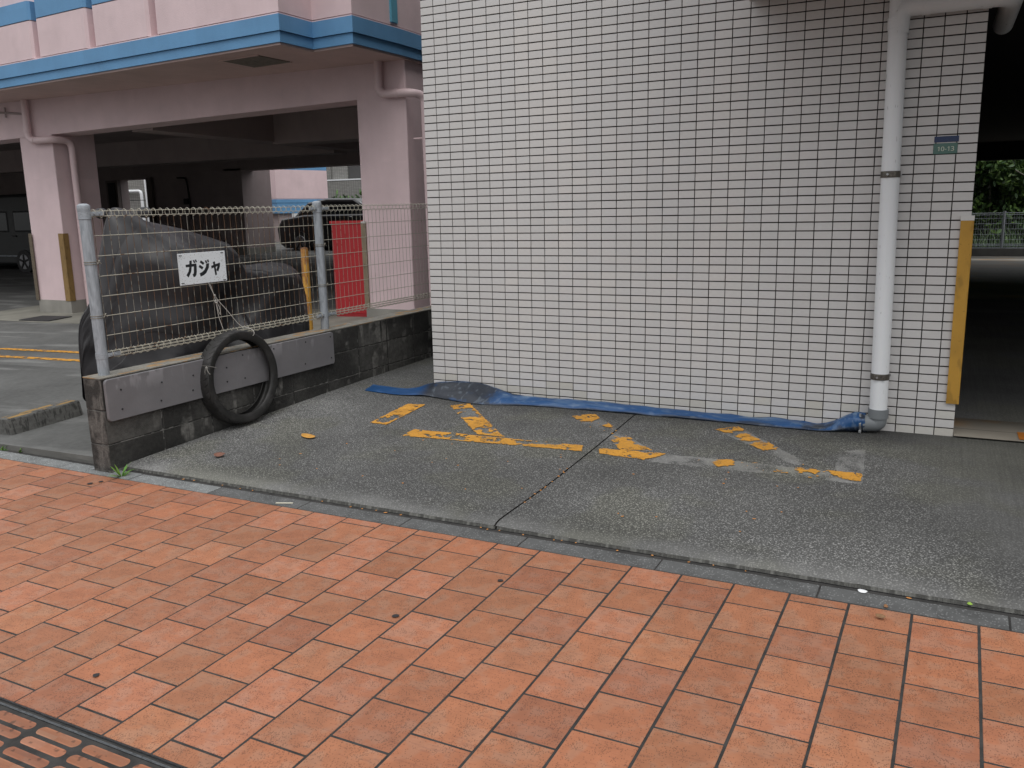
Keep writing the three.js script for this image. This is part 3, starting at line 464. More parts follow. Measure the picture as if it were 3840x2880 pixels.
// grey boards fixed on the wall
{
  const bmap = tex(512, 256, (i, j) => { const k = fbm(i / 60, j / 60, 451, 4), st = smooth(0.6, 0.78, fbm(i / 20, j / 90, 453, 3)), v = 0.16 * (0.88 + 0.24 * k) + 0.10 * st * smooth(100, 240, j); return [v * 1.03, v, v * 1.05]; });
  const bm = mat({ map: rep(bmap, 1, 3.6), bumpMap: rep(GRAIN, 2, 2), bumpScale: 0.0006, roughness: 0.6 });
  const spec = [['scratched grey board on the block wall, the one at the free end of the wall', 0.012, 0.969, [[0.103, 0.45], [0.098, 0.339], [0.38, 0.438], [0.363, 0.331], [0.614, 0.436], [0.601, 0.346], [0.884, 0.436], [0.879, 0.345]]], ['grey board on the block wall right of the tyre, ending near the second fence post', 0.973, 1.937, [[1.029, 0.494], [1.033, 0.34], [1.315, 0.49], [1.635, 0.488], [1.905, 0.487], [1.902, 0.33], [1.616, 0.333]]]];
  for (const [label, a, b, sc] of spec) {
    const o = inWall(thing('grey_board', label, 'board', [0, 0, 0], 'grey boards screwed to the block wall'));
    const sh = new THREE.Shape(), x0 = a, x1 = b, y0 = 0.285, y1 = 0.517, rl = a < 0.5 ? 0.022 : 0.003, rr = a < 0.5 ? 0.003 : 0.02;
    sh.moveTo(x0 + rl, y0); sh.lineTo(x1 - rr, y0); sh.quadraticCurveTo(x1, y0, x1, y0 + rr); sh.lineTo(x1, y1 - rr); sh.quadraticCurveTo(x1, y1, x1 - rr, y1); sh.lineTo(x0 + rl, y1); sh.quadraticCurveTo(x0, y1, x0, y1 - rl); sh.lineTo(x0, y0 + rl); sh.quadraticCurveTo(x0, y0, x0 + rl, y0);
    const g = new THREE.ExtrudeGeometry(sh, { depth: 0.012, bevelEnabled: true, bevelSize: 0.003, bevelThickness: 0.004, bevelSegments: 2, curveSegments: 6 }); g.translate(0, 0, 0.008); part('panel', boxUV(g), bm, o);
    for (const [s, y] of sc) { const k = cyl(0.0055, 0.004, 0, 0, 0, 10); k.rotateX(Math.PI / 2); k.translate(s, y, 0.0245); part('screw', k, M.black, o); }
  }
}
// mesh fence on the wall
{
  const fence = inWall(thing('mesh_fence', 'rusty cream wire mesh fence with galvanised posts on the block wall', 'fence'));
  const TZ = -0.075, rustMap = (amt, s, d = 1) => tex(256, 256, (i, j) => { const k = smooth(0.62 - amt, 0.75 - amt, fbm(i / 10, j / 10, s, 4)); return [mix(0.36 * d, 0.13, k), mix(0.34 * d, 0.065, k), mix(0.285 * d, 0.03, k)]; });
  const wire = [mat({ map: rep(rustMap(0.22, 461, 0.7), 1.3, 1.3), roughness: 0.75 }), mat({ map: rep(rustMap(0.0, 463, 0.75), 1.3, 1.3), roughness: 0.7 })], wireH = [mat({ map: rep(rustMap(-0.07, 465, 1.25), 1.1, 1.1), roughness: 0.7 }), mat({ map: rep(rustMap(-0.2, 467, 1.2), 1.1, 1.1), roughness: 0.65 })];
  const wuv = (g) => { const p = g.attributes.position, u = g.attributes.uv; for (let i = 0; i < p.count; i++) u.setXY(i, p.getX(i) + p.getY(i) * 0.3, p.getY(i) + p.getX(i) * 0.13); return g; };
  const ring = (s, y, up) => { // a curl of wire: leaves the mesh plane, runs round the roll and back
    const r = 0.0235, K = 11, P = []; for (let k = 0; k < K; k++) { const q = (up ? -1 : 1) * (Math.PI / 2) + k / (K - 1) * 2 * Math.PI * (up ? 1 : 1) * 0.97; P.push(new THREE.Vector3(s + 0.012 * (k / (K - 1)), y + r * Math.sin(q) * 1.02, TZ + r * Math.cos(q) * 1.0)); }
    return wuv(new THREE.TubeGeometry(new THREE.CatmullRomCurve3(P), 12, 0.0018, 4));
  };
  [[0.118, 1.932], [2.012, 3.84]].forEach(([a, b], bay) => {
    const V = [], Hh = [], n = Math.floor((b - a) / 0.05), rr = 0.0235;
    for (let i = 0; i <= n; i++) {
      const s = a + 0.012 + i * ((b - a - 0.03) / n); V.push(wuv(rod([s, 0.655, TZ], [s + R(-0.0015, 0.0015), 1.40, TZ], 0.0015, 5))); Hh.push(ring(s, 1.419, true)); Hh.push(ring(s, 0.640, false));
    }
    for (const y of [1.3, 1.19, 1.079, 0.968, 0.858, 0.748]) Hh.push(wuv(rod([a + 0.008, y, TZ + 0.0036], [b - 0.008, y, TZ + 0.0036], 0.0022, 5)));
    for (const cy of [1.419, 0.64]) for (const q of cy > 1 ? [0.25, 0.75, 1.25, 1.75] : [0.1, 0.43, 0.77, 1.1, 1.43, 1.77]) { const y = cy + rr * 0.82 * Math.sin(q * Math.PI), z = TZ + rr * 0.82 * Math.cos(q * Math.PI); Hh.push(wuv(rod([a + 0.004, y, z], [b - 0.004, y, z], 0.0021, 5))); }
    const m = part('upright_wires', V, wire[bay], fence), hw = part('level_wires', Hh, wireH[bay], fence); m.userData.kind = 'stuff'; hw.userData.kind = 'stuff';
    for (const s of [a + 0.02, b - 0.02]) for (const cy of [1.419, 0.64]) part('roll_bracket', [rod([s - 0.035, cy, TZ + 0.012], [s + 0.035, cy, TZ + 0.012], 0.009, 10), box(s - 0.05, s + 0.05, cy - 0.011, cy + 0.011, TZ + 0.018, TZ + 0.022, 0.001), rod([s - 0.012, cy, TZ + 0.02], [s - 0.012, cy, TZ + 0.030], 0.006), rod([s + 0.02, cy, TZ + 0.02], [s + 0.02, cy, TZ + 0.028], 0.005)], M.galv, fence);
  });
  for (const s of [0.082, 1.972, 3.87]) {
    const p = part('fence_post', [cyl(0.0303, 0.925, s, 0.531 + 0.4625, TZ, 28)], M.galv, fence);
    part('post_cap', new THREE.LatheGeometry([[0, 0.016], [0.018, 0.015], [0.028, 0.010], [0.0335, 0.004], [0.034, -0.018], [0.031, -0.02]].map(q => new THREE.Vector2(...q)).reverse(), 28).translate(s, 1.458, TZ), M.galv, p);
    part('post_band', [cyl(0.0325, 0.05, s, 1.415, TZ, 28), cyl(0.0325, 0.032, s, 0.64, TZ, 28), cyl(0.034, 0.004, s, 1.437, TZ, 28), cyl(0.034, 0.004, s, 1.393, TZ, 28)], M.galv, p);
    for (const y of [1.155, 0.86]) {
      const wl = []; for (const dy of [-0.006, 0.006]) wl.push(new THREE.TorusGeometry(0.032, 0.0022, 6, 28).rotateX(Math.PI / 2).translate(s, y + dy, TZ));
      const q = part('wire_clip', wl.concat([rod([s + 0.028, y - 0.012, TZ + 0.014], [s + 0.05, y + 0.012, TZ + 0.012], 0.004), rod([s + 0.03, y + 0.012, TZ + 0.012], [s + 0.055, y - 0.006, TZ + 0.016], 0.003)]), mat({ color: lin(0.28, 0.26, 0.22), roughness: 0.5, metalness: 0.6 }), p);
    }
  }
}
// sign tied to the fence
{
  const W = 768, H = 392, c = document.createElement('canvas'); c.width = W; c.height = H; const x = c.getContext('2d');
  x.fillStyle = '#dfe4e8'; x.fillRect(0, 0, W, H);
  const strokes = [[[0.135, 0.351], [0.359, 0.337], [0.363, 0.431], [0.355, 0.614], [0.339, 0.709], [0.312, 0.764], [0.278, 0.776], [0.26, 0.682], [0.282, 0.668], [0.293, 0.605], [0.301, 0.429], [0.135, 0.437]], [[0.222, 0.233], [0.271, 0.231], [0.259, 0.427], [0.237, 0.597], [0.17, 0.77], [0.131, 0.689], [0.182, 0.578], [0.206, 0.442]],
    [[0.291, 0.227], [0.322, 0.22], [0.345, 0.309], [0.312, 0.32]], [[0.334, 0.215], [0.364, 0.21], [0.383, 0.297], [0.351, 0.305]], [[0.463, 0.248], [0.537, 0.344], [0.502, 0.408], [0.435, 0.312]], [[0.431, 0.39], [0.505, 0.482], [0.473, 0.557], [0.403, 0.46]],
    [[0.573, 0.369], [0.637, 0.368], [0.618, 0.52], [0.557, 0.676], [0.502, 0.74], [0.427, 0.782], [0.411, 0.672], [0.468, 0.635], [0.52, 0.572], [0.557, 0.479]], [[0.546, 0.269], [0.581, 0.258], [0.597, 0.35], [0.563, 0.361]], [[0.593, 0.251], [0.626, 0.241], [0.64, 0.327], [0.608, 0.338]],
    [[0.673, 0.461], [0.868, 0.378], [0.876, 0.412], [0.865, 0.509], [0.822, 0.672], [0.777, 0.626], [0.805, 0.523], [0.81, 0.491], [0.679, 0.548]], [[0.718, 0.339], [0.765, 0.323], [0.786, 0.77], [0.747, 0.788]]];
  x.fillStyle = '#12161b'; for (const s of strokes) { x.beginPath(); s.forEach((p, i) => i ? x.lineTo(p[0] * W, p[1] * H) : x.moveTo(p[0] * W, p[1] * H)); x.closePath(); x.fill(); }
  for (let i = 0; i < 330; i++) { // flaked spots, denser towards the edges
    let u = rnd(), v = rnd(); if (rnd() < 0.7) { if (rnd() < 0.5) u = rnd() < 0.5 ? u * 0.1 : 1 - u * 0.1; else v = rnd() < 0.5 ? v * 0.16 : 1 - v * 0.16; }
    const g = 90 + 70 * rnd(); x.fillStyle = `rgba(${g},${g * 0.93},${g * 0.88},${0.4 + 0.5 * rnd()})`; x.beginPath(); x.ellipse(u * W, v * H, 1 + rnd() * 5, 1 + rnd() * 3, rnd() * 3, 0, 7); x.fill();
  }
  const t = new THREE.CanvasTexture(c); t.colorSpace = THREE.SRGBColorSpace; t.anisotropy = 8;
  const sg = inWall(thing('sign', 'white flaking sign with black katakana tied to the mesh fence', 'sign')), cx = 0.845, cyy = 1.073;
  const q = new THREE.Group(); q.name = 'plate_mount'; 
  part('panel', new RoundedBoxGeometry(0.376, 0.193, 0.006, 2, 0.0028).translate(cx, cyy, -0.058), mat({ color: lin(0.6, 0.62, 0.64), roughness: 0.45 }), sg);
  part('lettering', new THREE.PlaneGeometry(0.37, 0.188).translate(cx, cyy, -0.0545), mat({ map: t, roughness: 0.45 }), sg);
  for (const [u, v] of [[0.05, 0.063], [0.925, 0.063], [0.05, 0.927], [0.935, 0.955]]) { const X = cx + (u - 0.5) * 0.376, Y = cyy + (0.5 - v) * 0.193; part('cable_tie', box(X - 0.011, X + 0.011, Y - 0.002, Y + 0.002, -0.055, -0.0515, 0.001), M.black, sg); }
}
// motorcycle tyre hung on the fence
const TC = [-0.763, 0.374, 1.155];
{
  const ty = thing('tyre', 'worn black motorcycle tyre hanging upright against the grey boards', 'tyre', TC);
  const Ro = 0.302, prof = []; // section of the carcass, x = radius, y = across
  for (const [r, y] of [[0.241, -0.034], [0.245, -0.043], [0.258, -0.050], [0.274, -0.053], [0.287, -0.053], [0.294, -0.050], [0.298, -0.043], [0.301, -0.026], [Ro, 0], [0.301, 0.026], [0.298, 0.043], [0.294, 0.050], [0.287, 0.053], [0.274, 0.053], [0.258, 0.050], [0.245, 0.043], [0.241, 0.034], [0.244, 0.031], [0.256, 0.040], [0.272, 0.045], [0.283, 0.043], [0.289, 0.03], [0.292, 0], [0.289, -0.03], [0.283, -0.043], [0.272, -0.045], [0.256, -0.040], [0.244, -0.031], [0.241, -0.034]]) prof.push(new THREE.Vector2(r, y));
  const sp = new THREE.SplineCurve(prof).getPoints(70), g = new THREE.LatheGeometry(sp, 96);
  const tm = tex(1024, 256, (i, j) => { // round the wheel, across the section; grooves on the tread only
    const v = j / 256, tread = v > 0.20 && v < 0.39, p = (v - 0.295) / 0.095, a = (i / 1024 * 44 + Math.abs(p) * 0.9 + (p > 0 ? 0.5 : 0)) % 1; let h = 0.75;
    if (tread && Math.abs(p) > 0.22 && a < 0.13) h = 0.15; return h + 0.12 * (fbm(i / 9, j / 9, 471, 2) - 0.5);
  }, false);
  const cm = tex(512, 128, (i, j) => { const d = smooth(0.5, 0.75, fbm(i / 22, j / 22, 473, 4)), tr = j / 128 > 0.2 && j / 128 < 0.36 ? 1.7 : 1, v = (0.011 + 0.011 * d) * tr; return [v * 1.05, v, v * 0.97]; });
  g.rotateZ(-Math.PI / 2); // axis across the wall
  const o = part('carcass', g, mat({ map: cm, bumpMap: tm, bumpScale: 0.01, roughness: 0.58 }), ty);
  ty.rotation.set(0, -0.035 - 0.02, 0.05);
}
{ // cords
  const Wp = (s, y, t) => new THREE.Vector3(s, y, t).applyMatrix4(WF).toArray();
  const c1 = thing('rope', 'grey cord running from the katakana sign down to the top of the tyre', 'rope');
  part('cord', [rope([[-0.85, 0.985, 1.262], [-0.847, 0.976, 1.253], [-0.845, 0.906, 1.225], [-0.82, 0.80, 1.15], [-0.79, 0.693, 1.07], [-0.755, 0.682, 1.05], [-0.715, 0.666, 1.047], [-0.703, 0.645, 1.05], [-0.715, 0.632, 1.052]], 0.0024, 40), rope([[-0.85, 0.975, 1.257], [-0.848, 0.91, 1.228], [-0.846, 0.867, 1.219], [-0.845, 0.761, 1.202], [-0.83, 0.672, 1.185]], 0.0022), rope([[-0.846, 0.867, 1.216], [-0.84, 0.83, 1.198], [-0.843, 0.778, 1.19], [-0.846, 0.80, 1.2], [-0.846, 0.86, 1.214]], 0.0022)], M.string, c1);
  part('knot', [new THREE.TorusGeometry(0.008, 0.003, 6, 12).rotateY(1.2).translate(-0.842, 0.868, 1.219), new THREE.TorusGeometry(0.007, 0.003, 6, 12).rotateX(1).translate(-0.842, 0.857, 1.217), new THREE.SphereGeometry(0.006, 8, 6).translate(-0.843, 0.907, 1.225)], M.string, c1);
  const c2 = thing('rope', 'frayed white string knotted round the left side of the tyre', 'rope'); const ang = 0.4, L = [];
  const at = (r, x) => [TC[0] + x, TC[1] + r * Math.sin(ang) - 0.0, TC[2] + r * Math.cos(ang)];
  for (let k = 0; k <= 16; k++) { const q = k / 16 * 2 * Math.PI; L.push(at(0.270 + 0.0335 * Math.cos(q), 0.0605 * Math.sin(q))); }
  const sm2 = mat({ color: lin(0.2, 0.19, 0.175), roughness: 0.9 }); part('loop', rope(L, 0.0015, 48), sm2, c2);
  const k0 = at(0.303, 0.012); part('knot', [new THREE.SphereGeometry(0.009, 8, 6).translate(k0[0] + 0.004, k0[1] - 0.012, k0[2] + 0.004), rope([k0, [k0[0] + 0.012, k0[1] - 0.03, k0[2] + 0.008], [k0[0] + 0.03, k0[1] - 0.05, k0[2] + 0.004]], 0.003, 10), rope([k0, [k0[0] - 0.004, k0[1] - 0.035, k0[2] + 0.012], [k0[0] + 0.004, k0[1] - 0.075, k0[2] + 0.012]], 0.0026, 10), rope([k0, [k0[0] + 0.014, k0[1] - 0.02, k0[2] + 0.01], [k0[0] + 0.022, k0[1] - 0.04, k0[2] + 0.008]], 0.0028, 10)], sm2, c2);
}

// ---------------------------------------------------------------- pink apartment building with open ground floor
const pk = thing('pink_building', 'pink apartment building with blue bands over an open ground-floor car park', 'building');
{
  const L = [[-34, -4.709], [-7.855, -2.306], [-2.773, -1.839], [-2.752, -2.329], [-2.209, -2.282], [-2.155, -3.116], [-2.155, -4.2]];
  const ring = (d, back = -3.9) => { const o = offsetLine(L, d); return [...o.slice(0, -1), [o[o.length - 1][0], back], [-34, back - 1]]; };
  part('lower_band', prism(ring(-0.022), 3.112, 3.214), M.blue, pk);
  part('upper_band', prism(ring(0), 3.217, 3.372), M.blue, pk);
  part('pink_ledge', prism(ring(-0.012), 3.372, 3.386), M.pink, pk);
  part('recess_wall', prism(ring(-0.2, -3.6), 3.386, 4.6), M.pink, pk);
  part('soffit', prism(ring(-0.05), 3.09, 3.1125), M.soffit, pk);
  // parapet panels with chamfered ends: pink below, blue cap above
  const dirx = new THREE.Vector2(5.082, 0.467).normalize(), at = (x, d) => { const t = (x + 7.855) / 5.082, z = -2.306 + 0.467 * t; return [x + dirx.y * -d, z + dirx.x * d]; };
  const panel = (xa, xb, top) => {
    const c = 0.03, P = [at(xa, -0.2), at(xa, -0.02 - c), at(xa + c, -0.02), at(xb - c, -0.02), at(xb, -0.02 - c), at(xb, -0.2)];
    const o = part('parapet_panel', prism(P, 3.397, 3.838), M.pink, pk); part('blue_cap', prism(P, 3.852, top), M.blue, o); part('joint', prism([at(xa + 0.01, -0.2), at(xa + 0.01, -0.035), at(xb - 0.01, -0.035), at(xb - 0.01, -0.2)], 3.838, 3.852), M.pinkShaded, o);
  };
  panel(-9.28, -8.21, 4.072); panel(-8.09, -7.055, 4.072); panel(-6.935, -5.925, 4.6); panel(-5.80, -4.80, 4.6);
  const corner = offsetLine(L.slice(2), -0.02); corner[0] = at(-2.79, -0.02);
  const cp = part('parapet_panel', prism([at(-4.68, -0.2), at(-4.68, -0.05), at(-4.65, -0.02), ...corner, [corner[4][0] - 0.3, -4.2]], 3.397, 4.6), M.pink, pk);
  part('window_frame', box(-2.19, -2.162, 3.42, 4.6, -3.05, -2.93, 0.004), paint(0.10, 0.34, 0.46, 0.06, 501, 0.5), pk);
  part('balcony_window', [box(-9.3, -7.2, 4.0, 5.4, -3.2, -3.1)], M.glass, pk);
  part('window_frame', [box(-8.02, -7.95, 4.0, 5.4, -3.1, -3.05)], paint(0.3, 0.36, 0.34, 0.06, 503, 0.5), pk);
  part('side_wall', [box(-2.9, -2.255, 3.345, 5.6, -9, -3.13), box(-2.9, -2.27, 2.75, 3.33, -9, -3.29)], M.pink, pk);
  part('upper_floors', box(-34, -2.9, 3.12, 5.6, -13.4, -4.2), M.pink, pk);
  // frame
  const colA = (name, x0, x1, z1, depth, y1, m = M.pink) => { const o = part(name, box(x0, x1, lotY((x0 + x1) / 2, z1) + 0.1, y1, z1 - depth, z1, 0.012), m, pk); part('plinth', box(x0 - 0.008, x1 + 0.008, -0.1, lotY((x0 + x1) / 2, z1) + (x0 < -5 ? 0.19 : 0.11), z1 - depth - 0.008, z1 + 0.008, 0.006), M.concrete, o); return o; };
  colA('column', -8.8, -8.1, -3.147, 0.70, 2.7); colA('column', -2.916, -2.24, -3.266, 0.72, 3.1); colA('column', -14.3, -13.6, -3.03, 0.7, 2.6);
  colA('rear_column', -14.52, -13.88, -13, 1.15, 2.75, M.pinkShaded); colA('rear_column', -9.4, -8.8, -13, 0.7, 2.75); colA('rear_column', -2.95, -2.3, -12.6, 0.7, 2.75);
  const bb = box(-34, -2.91, 2.6, 3.1, -0.36, 0), bp = bb.attributes.position; for (let i = 0; i < bp.count; i++) { const x = bp.getX(i); if (bp.getY(i) < 2.7) bp.setY(i, 2.6 + 0.0208 * (x + 8.1)); bp.setZ(i, bp.getZ(i) - 3.149 - 0.0228 * (x + 8.1)); } bb.computeVertexNormals();
  part('front_beam', bb, M.pink, pk);
  part('ceiling', box(-34, -2.3, 3.03, 3.09, -13.3, -3.55), M.pinkShaded, pk);
  part('cross_beam', box(-6.6, -2.95, 2.565, 3.03, -6.45, -6), M.pinkShaded, pk);
  part('cross_beam', box(-34, -6.9, 2.55, 3.03, -8.4, -8), M.pinkShaded, pk);
  part('long_beam', box(-6.95, -6.55, 2.6, 3.03, -13, -3.55), M.pinkShaded, pk);
  part('rear_beam', box(-20, -2.9, 2.68, 3.03, -13.45, -13), M.pinkShaded, pk);
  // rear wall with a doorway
  const wl = part('rear_wall', [box(-34, -18.62, -0.2, 3.03, -13.3, -13.02), box(-17.4, -14.5, -0.2, 3.03, -13.3, -13.02), box(-18.62, -17.4, 2.575, 3.03, -13.3, -13.02)], M.pinkShaded, pk);
  part('door_frame', [box(-19.1, -18.62, 0.2, 2.57, -13.0, -12.9), box(-17.42, -17.24, 0.2, 2.61, -13.0, -12.93), box(-17.56, -17.42, 0.2, 2.58, -13.15, -13.02)], paint(0.16, 0.13, 0.12, 0.1, 505), wl);
  part('door_leaf', box(-18.98, -18.7, 0.2, 2.5, -12.9, -12.86, 0.004), M.dark, wl);
  part('conduit', pipe([[-16.25, 2.56, -12.97], [-15.9, 2.55, -12.97], [-15.83, 1.95, -12.97], [-15.83, 1.4, -12.97]], 0.022, 0.08, 24, 8), M.black, wl);
  part('junction_box', box(-16.05, -15.88, 1.82, 1.98, -13.02, -12.94, 0.01), M.black, wl);
  part('left_end_wall', box(-34.3, -34, -0.5, 3.03, -13, -3.5), M.pinkShaded, pk);
  // soffit grille
  const vg = part('soffit_grille', prism([[-3.953, -2.231], [-3.397, -2.19], [-3.375, -2.694], [-3.939, -2.744]], 3.082, 3.0895), mat({ map: rep(tex(128, 128, (i, j) => { const k = fbm(i / 9, j / 9, 507, 4), v = 0.10 + 0.12 * k; return [v * 1.1, v, v * 0.85]; }), 2, 2), roughness: 0.9 }), pk);
  part('grille_frame', [prism([[-3.975, -2.215], [-3.375, -2.17], [-3.375, -2.19], [-3.975, -2.235]], 3.076, 3.0895), prism([[-3.96, -2.74], [-3.36, -2.69], [-3.36, -2.71], [-3.96, -2.76]], 3.076, 3.0895)], M.soffit, vg);
}
// pink downpipes, fixed to the columns
{
  const a = thing('downpipe', 'pink plastic downpipe bending round the left column of the pink building', 'downpipe', [-7.77, 0.08, -3.3], 'pink downpipes on the columns'), A = (p) => [p[0] + 7.77, p[1] - 0.08, p[2] + 3.3];
  part('pipe', pipe([[-8.49, 3.09, -3.07], [-8.49, 2.53, -3.07], [-8.0, 2.525, -3.07], [-7.98, 2.52, -3.36], [-7.97, 0.1, -3.36]].map(A), 0.048, 0.12, 90, 16), M.pvcPink, a);
  part('pipe_socket', rod(A([-8.4, 2.527, -3.07]), A([-8.34, 2.527, -3.07]), 0.053, 16), M.pvcPink, a); part('pipe_socket', rod(A([-8.49, 2.72, -3.07]), A([-8.49, 2.64, -3.07]), 0.053, 16), M.pvcPink, a);
  for (const y of [2.2, 1.3, 0.52]) part('pipe_bracket', [rod(A([-7.97, y, -3.36]), A([-7.97, y + 0.03, -3.36]), 0.053, 16)], M.pvcPink, a);
  const b = thing('downpipe', 'pink plastic downpipe bending round the right column beside the tiled wall', 'downpipe', [-2.05, 0.15, -3.35], 'pink downpipes on the columns'), B = (p) => [p[0] + 2.05, p[1] - 0.15, p[2] + 3.35];
  part('pipe', pipe([[-2.55, 3.09, -3.2], [-2.555, 2.735, -3.2], [-2.13, 2.725, -3.2], [-2.03, 2.70, -3.32], [-2.025, 0.15, -3.36]].map(B), 0.046, 0.10, 90, 16), M.pvcPink, b);
  part('pipe_socket', rod(B([-2.555, 2.83, -3.2]), B([-2.555, 2.78, -3.2]), 0.051, 16), M.pvcPink, b); part('pipe_socket', rod(B([-2.34, 2.731, -3.2]), B([-2.29, 2.73, -3.2]), 0.051, 16), M.pvcPink, b); part('pipe_socket', rod(B([-2.027, 2.52, -3.33]), B([-2.027, 2.46, -3.33]), 0.051, 16), M.pvcPink, b);
  part('pipe_bracket', [rod(B([-2.03, 2.24, -3.34]), B([-2.2, 2.24, -3.34]), 0.012, 8), rod(B([-2.028, 2.22, -3.34]), B([-2.028, 2.26, -3.34]), 0.05, 16)], M.pvcPink, b);
  const c = thing('conduit', 'thin pink conduit along the soffit beside the left downpipe', 'conduit', [-9, 2.95, -3.1]);
  part('tube', pipe([[-3.5, 0.22, 0], [0.0, 0.0, 0], [0.46, -0.05, 0]], 0.014, 0.05, 20, 8), M.pinkShaded, c); part('hanger', rod([0.03, 0.07, 0], [0.03, -0.07, 0], 0.012, 8), M.pinkShaded, c);
}
guard('brownish yellow corner guard on the right corner of the left pink column', -8.19, -8.085, -3.22, -3.13, 0.245, 1.222, [0.26, 0.16, 0.055], false, 521);
guard('tan corner guard on the pink column next to the red cabinet', -2.93, -2.868, -3.28, -3.245, 0.30, 1.30, [0.27, 0.21, 0.14], true, 523);
{ // left corner of the left column: strip turned the other way
  const g = thing('corner_guard', 'tan corner guard on the outer left corner of the left pink column', 'corner guard', [-8.82, 0.245, -3.13]);
  part('pad', [box(-0.005, 0.055, 0, 0.98, 0, 0.014, 0.004), box(-0.012, 0.002, 0, 0.98, -0.07, 0.013, 0.004)], mat({ color: lin(0.24, 0.19, 0.13), map: rep(GRAIN, 2, 2), roughness: 0.7 }), g);
}
{ // red cabinet in the bay
  const r = thing('red_cabinet', 'upright red metal cabinet standing against the pink column behind the fence', 'cabinet', [-3.19, 0.16, -3.42]);
  part('body', box(-0.24, 0.24, 0.05, 1.14, -0.2, 0.1, 0.008), paint(0.42, 0.012, 0.018, 0.06, 531, 0.5), r); part('lid', box(-0.255, 0.25, 1.14, 1.175, -0.22, 0.115, 0.006), paint(0.5, 0.02, 0.025, 0.06, 533, 0.5), r); part('base', box(-0.23, 0.25, 0, 0.05, -0.19, 0.10, 0.004), paint(0.3, 0.01, 0.015, 0.06, 535, 0.6), r);
  const b = thing('bollard', 'rusty orange steel bollard behind the second fence post', 'bollard', [-2.36, lotY(-2.36, -1.5), -1.5]);
  part('post', cyl(0.038, 0.955, 0, 0.4775, 0, 24), mat({ map: rep(tex(128, 512, (i, j) => { const k = smooth(0.45, 0.7, fbm(i / 16, j / 50, 537, 4)), e = smooth(440, 500, j); return [mix(0.62, 0.36, Math.max(k, e * 0.7)), mix(0.33, 0.16, Math.max(k, e * 0.7)), mix(0.055, 0.05, k)]; }), 1, 1), roughness: 0.65 }), b);
  part('cap', new THREE.SphereGeometry(0.0385, 20, 8, 0, 7, 0, Math.PI / 2).scale(1, 0.45, 1).translate(0, 0.955, 0), mat({ color: lin(0.3, 0.13, 0.04), map: rep(GRAIN, 3, 3), roughness: 0.7 }), b);
}
